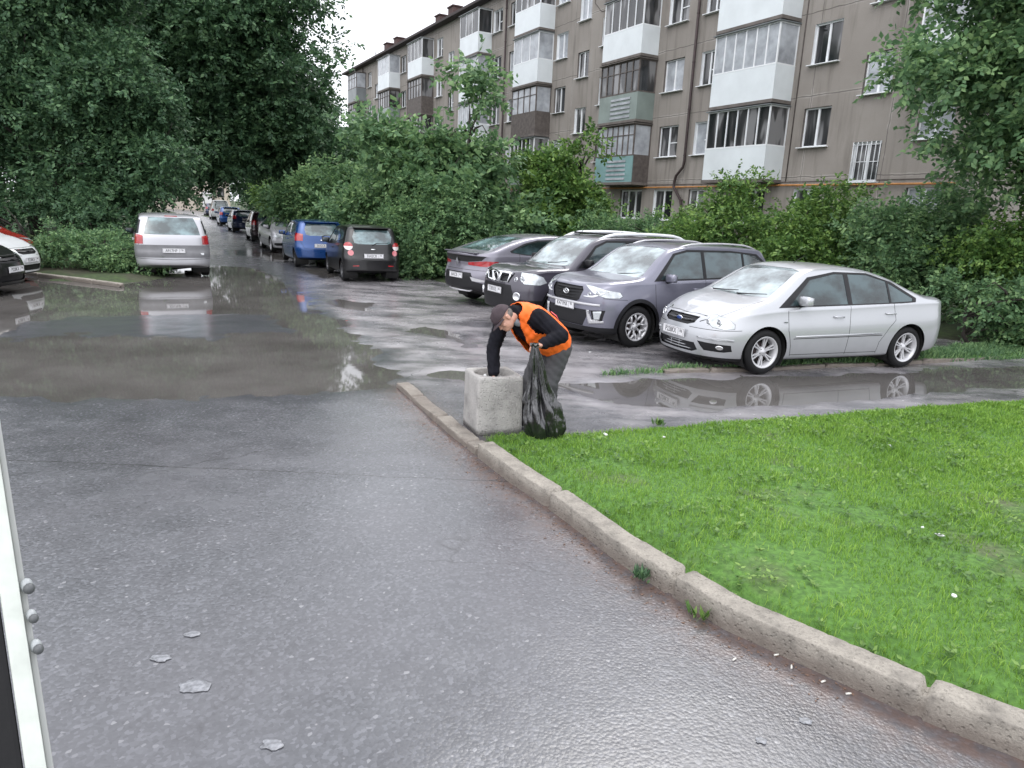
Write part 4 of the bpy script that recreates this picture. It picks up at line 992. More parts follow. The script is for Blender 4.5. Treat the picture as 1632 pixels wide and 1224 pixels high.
def hatch_spec(round_lamps=True, h=1.52, L=3.64, W=1.60):
    k = h-1.52; X = L/2
    sp = dict(L=L, W=W, wheelR=.29, fo=.70, wb=L-1.27, tw=.18, rimR=.18, rim='five', rimmat=MT['darkalloy'], tum=.26, bw=.96, cf=.7, cr=.42, nf=2.6, nr=3.0, crown=.05, zw=.95,
        top=[(-X, 1.46+k), (-X+.4, 1.50+k), (-.6, 1.52+k), (.1, 1.50+k), (.5, 1.40+k), (.95, 1.12), (1.2, .99), (1.55, .9), (X, .74)], belt=[(-X, 1.04), (-.8, 1.02), (0, .96), (1, .92), (X, .7)],
        bot=[(-X, .33), (-1.4, .22), (1.2, .18), (X, .22)], nose=[(.1, .1), (.4, 0), (.7, .06), (.9, .16)], tail=[(.15, .12), (.35, .0), (.6, .0), (.75, .05), (1.0, .10), (1.2, .17), (1.5+k, .32)], rgR=1.0,
        dlo=[(1.02, .99), (.5, 1.33+k), (.2, 1.42+k), (-.9, 1.42+k), (-1.3, 1.34+k), (-1.42, 1.18), (-1.0, 1.08)],
        panes=[[(.85, 1.01), (.42, 1.31+k), (.2, 1.38+k), (-.15, 1.39+k), (-.15, 1.03)], [(-.21, 1.035), (-.21, 1.39+k), (-.88, 1.39+k), (-1.22, 1.31+k), (-1.3, 1.18), (-1.0, 1.10)]],
        ws=[(-.6, 1.05), (.6, 1.05), (.5, 1.40+k), (-.5, 1.40+k)], rw=[(-.50, 1.06), (-.40, 1.03), (.40, 1.03), (.50, 1.06), (.54, 1.22), (.47, 1.40+k), (-.47, 1.40+k), (-.54, 1.22)],
        feat=[('headlight', LAMP, 42, [(-.9, .85), (-.8, .68), (-.5, .66), (-.6, .82)], True, .004)],
        gaps=[(180, [(.70, 1.02), (.66, .80), (.56, .62)], .009), (180, [(.56, .62), (0, .60)], .009), ('side', [(-.18, 1.0), (-.18, .25)], .008), ('side', [(-1.1, 1.05), (-1.1, .8), (-.9, .6)], .008)],
        mirror=(.72, 1.02), handles=[(.0, .85), (-.85, .93)], plates=[(X-.02, .45, 0, TXT[4]), (-X-.01, .72, 180, TXT[3])])
    if round_lamps:
        PK = simple('pink_lamp', (.55, .16, .18), .15, coat=1); WL = simple('white_lamp', (.7, .62, .62), .15, coat=1)
        for s_ in (1, -1):
            def half(cy, cz, r, a0, a1): return [(s_*(cy+r*math.cos(a)), cz+r*math.sin(a)) for a in np.linspace(a0, a1, 12)]
            sp['feat'] += [('tail_light', MT['redlamp'], 180, half(.65, .97, .105, 0, math.pi), False, .008), ('tail_light', WL, 180, half(.65, .97, .105, math.pi, 2*math.pi), False, .008),
                           ('tail_light', PK, 180, ell(s_*.60, .795, .075, .075), False, .008),
                           ('reflector', MT['redlamp'], 180, [(s_*.40, .47), (s_*.56, .46), (s_*.56, .435), (s_*.40, .44)], False, .004)]
    else:
        for s_ in (1, -1): sp['feat'] += [('tail_light', MT['redlamp'], 180, [(s_*W*.36, .86), (s_*W*.35, 1.07), (s_*W*.5, 1.12), (s_*W*.53, .86)], False, .006)]
    def ex(root, B, pm):
        b = MB(); b.tube([(-X+.09, .02, 1.0), (-X+.12, -.1, 1.06), (-X+.14, -.42, 1.07)], [.016, .01, .006], 6); b.build('wiper', PL, root)
        b = MB(); b.box((-X+.28, 0, 1.47+k), (.2, W*.62, .025), rotm(y=-.1), bev=.008); b.build('roof_spoiler', pm, root)
        b = MB(); b.tube([(-X+.045, -.07, .895), (-X+.045, .07, .895)], .018, 8); b.build('badge', MT['chrome'], root)
    sp['extra'] = [ex]; return sp
def lowsedan_spec():
    """saloon used for the far cars"""
    sp = sedan_spec(); sp['extra'] = []; sp['rim'] = 'five'; return sp

G_R = 'cars parked nose-in on the right of the yard'; G_F = 'cars parked along the lane'; G_L = 'cars parked at the left edge'
build_car(sedan_spec(), PT['silver'], 'silver four-door saloon parked nearest, beside the wet path', 'car', 4.40, 10.90, 201.3, G_R)
build_car(suv_spec(), PT['violet'], 'violet-grey crossover with six-loop alloy wheels between the silver saloon and the black off-roader', 'car', 2.64, 12.64, 211.0, G_R)
build_car(boxy_spec(), PT['char'], 'dark charcoal off-roader with thick white roof rails and chrome grille', 'car', 1.62, 14.4, 209.5, G_R)
build_car(coupe_spec(), PT['grey'], 'grey sloping-roofed crossover parked tail-out beside the green maple bush', 'car', .5, 17.0, 36.0, G_R)
build_car(van_spec(), PT['lightsilver'], 'silver minivan seen from behind under the dark trees on the left of the lane', 'car', -9.92, 20.28, 118.8, G_F)
build_car(hatch_spec(), PT['black'], 'small black hatchback with round red tail lamps, nearest in the row along the lane', 'car', -4.66, 21.06, 114.3, G_F)
# ------------------------------------------------------------------ the apartment block
BROOT = empty('apartment_building', (NA[0]*22.1, NA[1]*22.1, 0), math.atan2(EA[1], EA[0]))
tag(BROOT, 'long five-storey grey-brown panel block with white glazed balconies behind the trees', 'building')
# local frame: x runs away from the camera along the front, y points out to the yard, z up
def facade_mat():
    m, nt, p = new_mat('pebbledash_panels'); v = coords(nt)
    a = noise(nt, v, .35, 5); b = noise(nt, v, 2.4, 6, .65); c = noise(nt, v, 60, 3)
    col = ramp(nt, a, [(.3, (.245, .222, .20)), (.7, (.335, .308, .282))])
    col = mixc(nt, ramp(nt, b, [(.5, 0), (.75, .5)]), col, (.27, .245, .22)); col = mixc(nt, ramp(nt, c, [(.4, 0), (.7, .35)]), col, (.13, .115, .105))
    # panel joints: storeys at 2.8 m, bays with pale repair mortar here and there
    sx = N(nt, 'ShaderNodeSeparateXYZ'); nt.links.new(v, sx.inputs[0])
    wob = noise(nt, v, 1.5, 4)
    def joints(src, period, off, w_):
        ad = N(nt, 'ShaderNodeMath', operation='ADD'); ad.inputs[1].default_value = off; nt.links.new(src, ad.inputs[0])
        a2 = N(nt, 'ShaderNodeMath', operation='MULTIPLY_ADD'); a2.inputs[1].default_value = .12; nt.links.new(wob, a2.inputs[0]); nt.links.new(ad.outputs[0], a2.inputs[2])
        md = N(nt, 'ShaderNodeMath', operation='PINGPONG'); md.inputs[1].default_value = period/2; nt.links.new(a2.outputs[0], md.inputs[0])
        return ramp(nt, md.outputs[0], [(0, 1), (w_, 1), (w_*1.6, 0)])
    jz = joints(sx.outputs['Z'], 2.8, 1.78, .045); jx = joints(sx.outputs['X'], 3.2, .4, .04)
    mxn = N(nt, 'ShaderNodeMath', operation='MAXIMUM'); nt.links.new(jz, mxn.inputs[0]); nt.links.new(jx, mxn.inputs[1])
    patch = noise(nt, coords(nt, scale=(.5, .5, 1.2), loc=(3, 1, 2)), 1.1, 4)
    f1 = N(nt, 'ShaderNodeMath', operation='MULTIPLY'); nt.links.new(mxn.outputs[0], f1.inputs[0]); nt.links.new(ramp(nt, patch, [(.42, 0), (.54, .8)]), f1.inputs[1])
    col = mixc(nt, f1.outputs[0], col, (.37, .345, .32))
    jz2 = joints(sx.outputs['Z'], 2.8, 1.78, .012); jx2 = joints(sx.outputs['X'], 3.2, .4, .01)
    mx2 = N(nt, 'ShaderNodeMath', operation='MAXIMUM'); nt.links.new(jz2, mx2.inputs[0]); nt.links.new(jx2, mx2.inputs[1])
    f2 = N(nt, 'ShaderNodeMath', operation='MULTIPLY'); nt.links.new(mx2.outputs[0], f2.inputs[0]); f2.inputs[1].default_value = .75
    col = mixc(nt, f2.outputs[0], col, (.07, .06, .055))
    # rain streaks
    st = noise(nt, coords(nt, scale=(1, 1, .09)), 3.5, 4); col = mixc(nt, ramp(nt, st, [(.50, 0), (.70, .55)]), col, (.13, .115, .10))
    nt.links.new(col, p.inputs['Base Color']); p.inputs['Roughness'].default_value = .85
    bump(nt, c, p, .5, .02); return m
MT['facade'] = facade_mat()
def clap(name, col, per=8.0, var=.06):
    m, nt, p = new_mat(name); v = coords(nt); n = noise(nt, v, 1.2, 5)
    wv = N(nt, 'ShaderNodeTexWave', wave_type='BANDS', bands_direction='X', Scale=per, Distortion=.3); nt.links.new(v, wv.inputs[0])
    c = ramp(nt, n, [(.3, [k*(1-var*2) for k in col]), (.7, col)]); c = mixc(nt, ramp(nt, wv.outputs['Fac'], [(.02, .25), (.08, 0)]), c, [k*.6 for k in col])
    nt.links.new(c, p.inputs['Base Color']); p.inputs['Roughness'].default_value = .45; return m
MT['bw'] = clap('white_siding', (.70, .745, .77)); MT['bg'] = clap('green_boards', (.24, .29, .27), 5, .15); MT['bt'] = clap('turquoise_boards', (.20, .34, .34), 5, .12)
MT['bgrey'] = clap('grey_sheet', (.20, .22, .23), 4, .15); MT['bdark'] = simple('weathered_wood', (.10, .085, .078), .75, var=.3, scale=5, bmp=.3)
MT['slab'] = simple('slab_concrete', (.13, .115, .105), .85, var=.25, scale=3, bmp=.4); MT['roof'] = simple('roof_felt', (.045, .035, .035), .8, var=.2)
MT['chimney'] = simple('chimney_brick', (.075, .045, .042), .85, var=.3, scale=5, bmp=.4)
def wglass():
    m, nt, p = new_mat('window_glass'); v = coords(nt); n = noise(nt, coords(nt, scale=(1, 1, .25)), 1.7, 2)
    # net curtains and dark rooms behind the panes
    nt.links.new(ramp(nt, n, [(.40, (.018, .02, .022)), (.54, (.05, .05, .052)), (.60, (.20, .20, .205))]), p.inputs['Base Color'])
    p.inputs['Roughness'].default_value = .06; p.inputs['IOR'].default_value = 1.6; return m
MT['wglass'] = wglass()
MT['curtain'] = simple('curtained_glass', (.36, .38, .41), .2, var=.3, scale=2)
FL = 2.8; ZB, ZT = -.3, 15.3
S0S = (-1.4, 16.2, 33.8, 51.4, 69.0)
wins = []      # (x centre, width, sill z, height)
def inr(a): return 13.4 < a < 78.2
for S0 in S0S:
    for k in range(5):
        zs = 2.0+FL*k
        for dx, w_ in ((-2.2, 1.15), (2.2, 1.15), (-7.4, 1.3), (8.0, .95)):
            if inr(S0+dx): wins.append((S0+dx, w_, zs, 1.35))
        if k == 0:
            for dx in (-5.0, 5.0):
                if inr(S0+dx): wins.append((S0+dx, 1.7, zs, 1.35))
        if k < 4 and inr(S0): wins.append((S0, 1.05, 3.55+FL*k, 1.3))
X0, X1 = 12.5, 78.8
xb = sorted({X0, X1, *[round(a-w_/2, 3) for a, w_, z, h in wins], *[round(a+w_/2, 3) for a, w_, z, h in wins]})
zb_ = sorted({ZB, ZT, *[round(z, 3) for a, w_, z, h in wins], *[round(z+h, 3) for a, w_, z, h in wins]})
b = MB()
for i in range(len(xb)-1):
    for j in range(len(zb_)-1):
        cx, cz = (xb[i]+xb[i+1])/2, (zb_[j]+zb_[j+1])/2
        if any(abs(cx-a) < w_/2 and z < cz < z+h for a, w_, z, h in wins): continue
        b.poly([(xb[i], 0, zb_[j]), (xb[i], 0, zb_[j+1]), (xb[i+1], 0, zb_[j+1]), (xb[i+1], 0, zb_[j])])
bmesh.ops.remove_doubles(b.bm, verts=b.bm.verts, dist=.0005)
for q in ([(X0, 0, ZB), (X0, -12, ZB), (X0, -12, ZT), (X0, 0, ZT)], [(X1, 0, ZB), (X1, 0, ZT), (X1, -12, ZT), (X1, -12, ZB)], [(X0, -12, ZB), (X1, -12, ZB), (X1, -12, ZT), (X0, -12, ZT)]): b.poly(q)
wall = b.build('wall', MT['facade'], BROOT)
for f in wall.data.polygons: pass
wr = random.Random(5)
def window(a, w_, z, h, div=2, mat=None):
    t = .055; b = MB(); y = -.13
    for (cx, cz, dx, dz) in ((a-w_/2+t/2, z+h/2, t, h), (a+w_/2-t/2, z+h/2, t, h), (a, z+t/2, w_-2*t, t), (a, z+h-t/2, w_-2*t, t)): b.box((cx, y, cz), (dx-.004, .07, dz-.004), bev=.006)
    for d in range(1, div):
        b.box((a-w_/2+w_*d/div, y, z+h/2), (.085, .066, h-2*t-.004), bev=.006)
    if wr.random() < .35: b.box((a-w_/4, y, z+h*.45), (w_/2-.12, .05, .04), bev=.004)
    b.box((a, .035, z-.02), (w_+.14, .26, .03), bev=.006)          # sill
    rv = .012
    fr = b.build('window', MT['pvc'], BROOT)
    b = MB()
    for (cx, cz, dx, dz) in ((a-w_/2-.01, z+h/2, .02, h+.04), (a+w_/2+.01, z+h/2, .02, h+.04), (a, z+h+.01, w_, .02)): b.box((cx, -.098, cz), (dx, .19, dz))
    b.build('reveal', MT['pvc'] if wr.random() < .55 else MT['slab'], fr)
    b = MB(); b.poly([(a-w_/2, y-.01, z), (a+w_/2, y-.01, z), (a+w_/2, y-.01, z+h), (a-w_/2, y-.01, z+h)]); b.build('pane', mat or (MT['wglass'] if wr.random() < .75 else MT['curtain']), fr)
wins.sort(key=lambda q: q[0])
for a, w_, z, h in wins: window(a, w_, z, h, 3 if w_ > 1.5 else (2 if w_ > 1 or wr.random() < .6 else 1))
def balcony(x0, x1, zf, par, glz='white', dep=1.0, panes=5, side=None, stripes=False, ph=1.2, gh=1.42, openness=0, top=True):
    """zf: underside of the slab"""
    sd_m = side or par
    b = MB(); b.box(((x0+x1)/2, dep/2+.01, zf+.06), (x1-x0+.06, dep+.02, .12), bev=.01); root = b.build('balcony', MT['slab'], BROOT)
    b = MB(); z0 = zf+.12
    b.box(((x0+x1)/2, dep-.03, z0+ph/2-.02), (x1-x0, .05, ph), bev=.008); b.build('parapet', par, root)
    for x in (x0+.025, x1-.025):
        b = MB(); b.box((x, dep/2-.028, z0+ph/2-.02), (.05, dep-.06, ph), bev=.008); b.build('side_panel', sd_m, root)
    if stripes:
        b = MB()
        for k in range(5): b.box((x0+(x1-x0)*.42, dep+.012, z0+.15+k*.2), ((x1-x0)*.5, .025, .1), bev=.004)
        b.build('slat_panel', MT['curtain'], root)
    fm = {'white': MT['pvc'], 'dark': MT['bdark']}.get(glz)
    zg = z0+ph-.02
    if glz != 'open':
        b = MB(); t = .05 if glz == 'white' else .06
        n = panes; W_ = x1-x0
        b.box(((x0+x1)/2, dep-.03, zg+t/2), (W_, .06, t)); b.box(((x0+x1)/2, dep-.03, zg+gh-t/2), (W_, .06, t))
        for k in range(n+1): b.box((x0+t/2+(W_-t)*k/n, dep-.03, zg+gh/2), (t, .056, gh-2*t-.002))
        for x in (x0+.025, x1-.025):
            b.box((x, dep/2-.03, zg+t/2), (.05, dep-.062, t)); b.box((x, dep/2-.03, zg+gh-t/2), (.05, dep-.062, t)); b.box((x, .04, zg+gh/2), (.05, .05, gh-2*t-.002))
        if glz == 'dark': b.box(((x0+x1)/2, dep-.03, zg+gh*.66), (W_, .05, .035))
        b.build('glazing_frame', fm, root)
        b = MB(); 
        for k in range(n):
            if openness and k in openness: continue
            xa, xc = x0+t+(W_-t)*k/n, x0+(W_-t)*(k+1)/n
            b.poly([(xa, dep-.035, zg+t), (xc, dep-.035, zg+t), (xc, dep-.035, zg+gh-t), (xa, dep-.035, zg+gh-t)])
        for x in (x0+.025, x1-.025): b.poly([(x, .06, zg+t), (x, dep-.07, zg+t), (x, dep-.07, zg+gh-t), (x, .06, zg+gh-t)])
        b.build('glazing', MT['wglass'] if wr.random() < .6 else MT['curtain'], root)
    b = MB(); b.box(((x0+x1)/2, dep/2+.04, zg+gh+.02), (x1-x0+.12, dep+.12, .035), rotm(x=-.02)); b.build('canopy', MT['slab'] if glz != 'white' else MT['bgrey'], root)
    return root
BW, BG, BT, BGR, BD = MT['bw'], MT['bg'], MT['bt'], MT['bgrey'], MT['bdark']
zf = [3.55+FL*k for k in range(4)]
# nearest balconies (x from 19.6)
P1 = (19.65, 22.85); P2 = (27.6, 30.6); P3 = (36.9, 39.8); P4 = (44.8, 47.7); P5 = (54.8, 57.9); P6 = (62.5, 65.6); P7 = (72.4, 75.4)
balcony(*P1, zf[0], BW, 'white', panes=6, openness=()); balcony(*P1, zf[1], BW, 'white', panes=6, side=BW); balcony(*P1, zf[2], BW, 'white', panes=5); balcony(*P1, zf[3], BW, 'white')
balcony(*P2, zf[0], BT, 'dark', panes=7, side=BD, stripes=True); balcony(*P2, zf[1], BG, 'dark', panes=6, side=BG, stripes=True); balcony(*P2, zf[2], BW, 'white', panes=5); balcony(*P2, zf[3], BW, 'white', panes=4)
balcony(*P3, zf[0], BG, 'white', panes=6, side=BG); balcony(*P3, zf[1], BD, 'dark', panes=4); balcony(*P3, zf[2], BW, 'white', panes=3); balcony(*P3, zf[3], BW, 'white', panes=4)
balcony(*P4, zf[0], BW, 'white'); balcony(*P4, zf[1], BW, 'white', panes=4, side=BW); balcony(*P4, zf[2], BW, 'white', panes=3); balcony(*P4, zf[3], BW, 'white', panes=3)
balcony(*P5, zf[0], BG, 'dark'); balcony(*P5, zf[1], BD, 'dark'); balcony(*P5, zf[2], BD, 'dark', panes=5); balcony(*P5, zf[3], BW, 'white', panes=4)
balcony(*P6, zf[1], BD, 'dark'); balcony(*P6, zf[2], BG, 'dark'); balcony(*P6, zf[3], BW, 'white', panes=3)
balcony(*P7, zf[1], BGR, 'dark'); balcony(*P7, zf[2], BGR, 'dark'); balcony(*P7, zf[3], BGR, 'dark')
balcony(12.9, 14.3, zf[1], BW, 'white', panes=3); balcony(12.9, 14.3, zf[2], BW, 'white', panes=3)
# roof, eaves, chimneys
b = MB(); b.box(((X0+X1)/2, -5.85, ZT+.09), (X1-X0+.5, 12.9, .18), bev=.02); rf = b.build('roof', MT['roof'], BROOT)
for x, hh, w_ in ((46.6, 1.5, 1.0), (49.3, .8, .6), (54.2, 1.5, 1.0), (56.8, 1.4, .9), (66.8, 1.5, .9), (69.6, 1.5, .9), (31.5, 1.4, .9)):
    b = MB(); b.box((x, -1.4, ZT+.18+hh/2), (w_, .7, hh), bev=.02); b.box((x, -1.4, ZT+.2+hh), (w_+.16, .86, .1), bev=.015); b.build('chimney', MT['chimney'], rf)
b = MB(); b.tube([(72.5, -1, ZT), (72.5, -1, ZT+1.6)], .03, 6); b.tube([(72.1, -1, ZT+1.3), (72.9, -1, ZT+1.3)], .015, 5); b.build('aerial', MT['rust'], rf)
# down-pipes with the kink above the plinth
for x in (25.0, 42.6, 60.2, 73.0):
    b = MB(); b.tube([(x, .14, 15.2), (x, .14, 4.55), (x+.04, .15, 4.3), (x+.42, .16, 3.95), (x+.5, .16, 3.7), (x+.5, .17, 3.45), (x-.0, .15, 2.9), (x-.06, .14, 2.7), (x-.06, .14, .3)], .06, 10)
    for z in np.arange(1, 15, 1.9): b.lathe([(.068, -.03), (.075, 0), (.068, .03)], 10, Matrix.Translation((x if z > 4.5 else x-.06, .14, float(z))))
    b.build('down_pipe', MT['rust'], BROOT)
OR = simple('orange_gas_pipe', (.42, .19, .06), .5, var=.2); YL = simple('yellow_gas_pipe', (.36, .27, .12), .6, var=.2)
b = MB(); b.tube([(13, .11, 3.46), (20, .11, 3.47), (32, .11, 3.44), (40, .11, 3.46), (60, .11, 3.46)], .035, 8)
for s_ in np.arange(14, 60, 1.6): b.box((float(s_), .06, 3.45), (.02, .10, .07))
b.build('gas_pipe', OR, BROOT)
b = MB(); b.tube([(20, .10, 1.30), (34, .10, 1.34)], .02, 6); b.build('gas_pipe', YL, BROOT)
b = MB(); b.box(((X0+X1)/2, .06, .55), (X1-X0, .12, 1.5), bev=.02); b.build('plinth', MT['slab'], BROOT)
# burglar bars on the low stair window
b = MB()
for k in range(7): b.tube([(16.2-.5+k*.167, .03, 3.5), (16.2-.5+k*.167, .03, 4.85)], .012, 5)
for z in (3.6, 4.2, 4.75): b.tube([(15.68, .03, z), (16.72, .03, z)], .012, 5)
b.build('window_bars', MT['pvc'], BROOT)
# wall cables and a bricked-in niche outline
b = MB(); b.tube([(13, .02, 3.62), (24, .03, 3.58), (38, .02, 3.60)], .014, 5); b.tube([(33.0, .02, 15.0), (33.0, .02, 12.6), (32.4, .02, 12.1), (30.9, .02, 11.9)], .016, 5)
b.tube([(19.4, .02, 15), (19.4, .02, 3.6)], .02, 5); b.build('wall_cable', MT['bdark'], BROOT)
b = MB(); 
for (x, z, dx, dz) in ((34.3, 6.0, .04, 1.0), (33.3, 6.0, .04, 1.0), (33.8, 6.5, 1.0, .04), (33.8, 5.5, 1.0, .04)): b.box((x, .012, z-.15), (dx, .03, dz))
# far cream house at the end of the lane
def cream():
    hx, hy = -60.0, 130.0
    r = empty('house', (hx, hy, 0), R_(28)); tag(r, 'small pale cream house at the far end of the lane under the trees', 'house')
    CM = simple('cream_render', (.50, .44, .37), .8, var=.08)
    b = MB(); b.box((0, 0, 2.7), (14, 8, 5.6)); b.build('wall', CM, r)
    b = MB(); b.prism([(-7.4, -4.6, 5.5), (-7.4, 4.6, 5.5), (-7.4, 0, 7.9)], (14.8, 0, 0)); b.build('roof', simple('tin_roof', (.3, .29, .29), .5), r)
    b = MB(); b.box((3.2, -4.4, 1.4), (1.6, .9, 2.8)); b.prism([(2.0, -5.1, 2.8), (4.4, -5.1, 2.8), (3.2, -5.1, 3.6)], (0, 1.2, 0)); b.build('porch', simple('porch_white', (.7, .7, .7), .7), r)
    for x in (-5, -2.6, -.2, 5.5):
        b = MB(); b.box((x, -4.02, 3.2), (1.1, .08, 1.6)); b.build('window', MT['wglass'], r)
cream()
# ------------------------------------------------------------------ foliage
def leaf_mat(name, dark, mid, light, transl=.25):
    m, nt, p = new_mat(name); v = coords(nt)
    g_ = N(nt, 'ShaderNodeNewGeometry'); n = noise(nt, v, .9, 3)
    ad = N(nt, 'ShaderNodeMath', operation='MULTIPLY_ADD'); ad.inputs[1].default_value = .5
    nt.links.new(g_.outputs['Random Per Island'], ad.inputs[0])
    m2 = N(nt, 'ShaderNodeMath', operation='MULTIPLY'); m2.inputs[1].default_value = .65; nt.links.new(n, m2.inputs[0]); nt.links.new(m2.outputs[0], ad.inputs[2])
    c = ramp(nt, ad.outputs[0], [(.2, dark), (.55, mid), (.85, light)]); nt.links.new(c, p.inputs['Base Color'])
    p.inputs['Roughness'].default_value = .5; p.inputs['Specular IOR Level'].default_value = .3
    tr = N(nt, 'ShaderNodeBsdfTranslucent'); nt.links.new(c, tr.inputs[0])
    ms = N(nt, 'ShaderNodeMixShader'); ms.inputs[0].default_value = transl
    o = nt.nodes['Material Output']; nt.links.new(p.outputs[0], ms.inputs[1]); nt.links.new(tr.outputs[0], ms.inputs[2]); nt.links.new(ms.outputs[0], o.inputs[0]); return m
L_DK = leaf_mat('leaf_dark', (.03, .068, .038), (.06, .125, .062), (.13, .23, .105))
L_MD = leaf_mat('leaf_mid', (.055, .115, .055), (.115, .215, .10), (.26, .40, .17), .35)
L_LT = leaf_mat('leaf_light', (.045, .10, .03), (.09, .18, .045), (.21, .33, .08))
def unit(v): return v/np.maximum(np.linalg.norm(v, axis=1), 1e-9)[:, None]
def leaf_cloud(blobs, nleaf, size, rg, sub=.34, nsub=16, droop=.25, per=9, fill=.25, zmin=None, lang=2.2):
    """blobs: (cx,cy,cz,rx,ry,rz). Leaves sit in sprays on the outside of many small clumps spread over each blob"""
    B = np.array(blobs, float); area = (B[:, 3]*B[:, 4]+B[:, 4]*B[:, 5]+B[:, 3]*B[:, 5]); wts = area/area.sum()
    subs = []
    for bl, w_ in zip(B, wts):
        k = max(4, int(nsub*len(B)*w_))
        d = unit(rg.normal(size=(k, 3))); r = rg.uniform(.55, .98, (k, 1)); c = bl[:3]+d*r*bl[3:6]
        rad = bl[3:6].mean()*sub*rg.uniform(.6, 1.35, k); subs.append(np.column_stack([c, rad]))
    S = np.concatenate(subs); ws = S[:, 3]**2; ws /= ws.sum()
    nsp = nleaf//per
    si = rg.choice(len(S), nsp, p=ws); d = unit(rg.normal(size=(nsp, 3))+np.array([0, 0, .35]))
    rr = np.where(rg.random(nsp) < fill, rg.uniform(.1, .8, nsp), rg.uniform(.8, 1.12, nsp))
    C_ = S[si, :3]+d*(S[si, 3]*rr)[:, None]*np.array([1, 1, .8])
    if zmin is not None: C_[:, 2] = np.where(C_[:, 2] < zmin, zmin+rg.random(nsp)*.25, C_[:, 2])
    # spray axis: outwards and drooping
    ax = unit(d+rg.normal(size=(nsp, 3))*.45+np.array([0, 0, -droop]))
    sidev = unit(np.cross(ax, unit(rg.normal(size=(nsp, 3))*.5+np.array([0, 0, 1.0]))))
    nrm = np.cross(sidev, ax); ln = size*per*.33
    t = (np.arange(per)//2+.6)/(per/2); sg = np.where(np.arange(per) % 2 == 0, 1, -1.0)
    base = C_[:, None, :]+ax[:, None, :]*(t*ln)[None, :, None]
    ld = unit((ax[:, None, :]*.75+sidev[:, None, :]*sg[None, :, None]+rg.normal(size=(nsp, per, 3))*.35-np.array([0, 0, .18])).reshape(-1, 3))
    base = base.reshape(-1, 3); nn_ = unit(np.repeat(nrm, per, 0)+rg.normal(size=(len(base), 3))*.45)
    wv = unit(np.cross(ld, nn_)); sz = (size*rg.uniform(.65, 1.3, len(base)))[:, None]
    V = np.stack([base, base+ld*sz*.45+wv*sz*.3, base+ld*sz, base+ld*sz*.45-wv*sz*.3], 1).reshape(-1, 3)
    return V, np.arange(len(V)).reshape(-1, 4), S
def pads(blobs, k, r, flat=.38, seed=0, keep=.62):
    """layered boughs: many flat pads spread over the outside of the given masses, which shrink to a core"""
    rg = np.random.default_rng(seed+500); B = np.array(blobs, float); a = B[:, 3]*B[:, 5]; out = [tuple([*b[:3], *(b[3:]*keep)]) for b in B]
    for i in rg.choice(len(B), k, p=a/a.sum()):
        d = rg.normal(size=3); d /= np.linalg.norm(d); d[2] = d[2]*.95; c = B[i, :3]+d*B[i, 3:]*rg.uniform(.72, 1.04); q = r*rg.uniform(.65, 1.35)
        out.append((c[0], c[1], c[2]-.1*q, q, q*.85, q*flat))
    return out
def limbs(b, base, tips, r0, rg_):
    for tp in tips:
        base_v, tp = Vector(base), Vector(tp); m_ = base_v.lerp(tp, .45)+Vector((rg_.uniform(-.3, .3), rg_.uniform(-.3, .3), rg_.uniform(0, .5)))
        L_ = (tp-base_v).length; k = min(1, L_/4)
        b.tube([base_v, base_v.lerp(m_, .5)+Vector((0, 0, .1)), m_, m_.lerp(tp, .55), tp], [r0, r0*.8, r0*.55*k+.01, r0*.3*k+.008, .012], 7)
def tree(name, label, cat, loc, blobs, n, size, mat, stems, group=None, seed=1, r0=.16, **kw):
    """stems: list of (dx,dy,height,lean_x,lean_y)"""
    rg = np.random.default_rng(seed); rd = random.Random(seed)
    root = empty(name, (loc[0], loc[1], loc[2] if len(loc) > 2 else 0)); tag(root, label, cat, group)
    V, Fq, S = leaf_cloud(blobs, n, size, rg, **kw)
    mesh_obj('crown', np_mesh('crown', V, [Fq]), mat, root)
    b = MB()
    for dx, dy, h, lx, ly in stems:
        top = Vector((dx+lx, dy+ly, h)); b0 = Vector((dx, dy, -.15))
        mid = b0.lerp(top, .5)+Vector((rd.uniform(-.15, .15), rd.uniform(-.15, .15), 0))
        b.tube([b0, b0+Vector((0, 0, .25)), b0.lerp(mid, .6), mid, top], [r0*1.35, r0*1.05, r0*.92, r0*.8, r0*.6], 10)
        near = sorted(S.tolist(), key=lambda q: (q[0]-top.x)**2+(q[1]-top.y)**2+(q[2]-top.z)**2)
        pool = near[:max(8, len(near)//len(stems))]; tips = [q[:3] for q in rd.sample(pool, min(9, len(pool)))]
        limbs(b, top, tips, r0*.55, rd)
        limbs(b, mid, [q[:3] for q in near[::max(1, len(near)//4)][:3]], r0*.4, rd)
    b.build('trunk', MT['wood'], root); return root
# ---- trees and bushes
BU = 'maple bushes between the cars and the block'
tree('maple_bush', 'tall spreading maple bush behind the grey crossover with one upright shoot', 'bush', (-1.9, 23.6, .1),
     pads([(0, 0, 2.1, 2.0, 1.7, 1.9), (-.5, 0, 3.9, 1.2, 1.0, .9), (1.6, -.2, 1.4, 1.4, 1.3, 1.2), (-1.8, -.3, 3.4, 1.3, 1.1, 1.1), (.25, 0, 5.2, .35, .3, .5), (.45, 0, 6.0, .42, .3, .5), (.9, 0, 5.5, .5, .25, .2), (.3, -1.2, .9, 1.7, 1.0, .9), (1.3, -.2, 3.2, .7, .6, .4), (-2.3, 0, 4.6, .6, .5, .35)], 46, 0.62, 0.36, 1, 0.55), 36000, .20, L_MD,
     [(-.5, 0, 2.2, -.4, 0), (.3, .2, 2.6, .3, 0), (.1, -.1, 4.2, .1, 0)], BU, 3, .09, nsub=24, sub=.34, per=11, fill=.15, droop=.45)
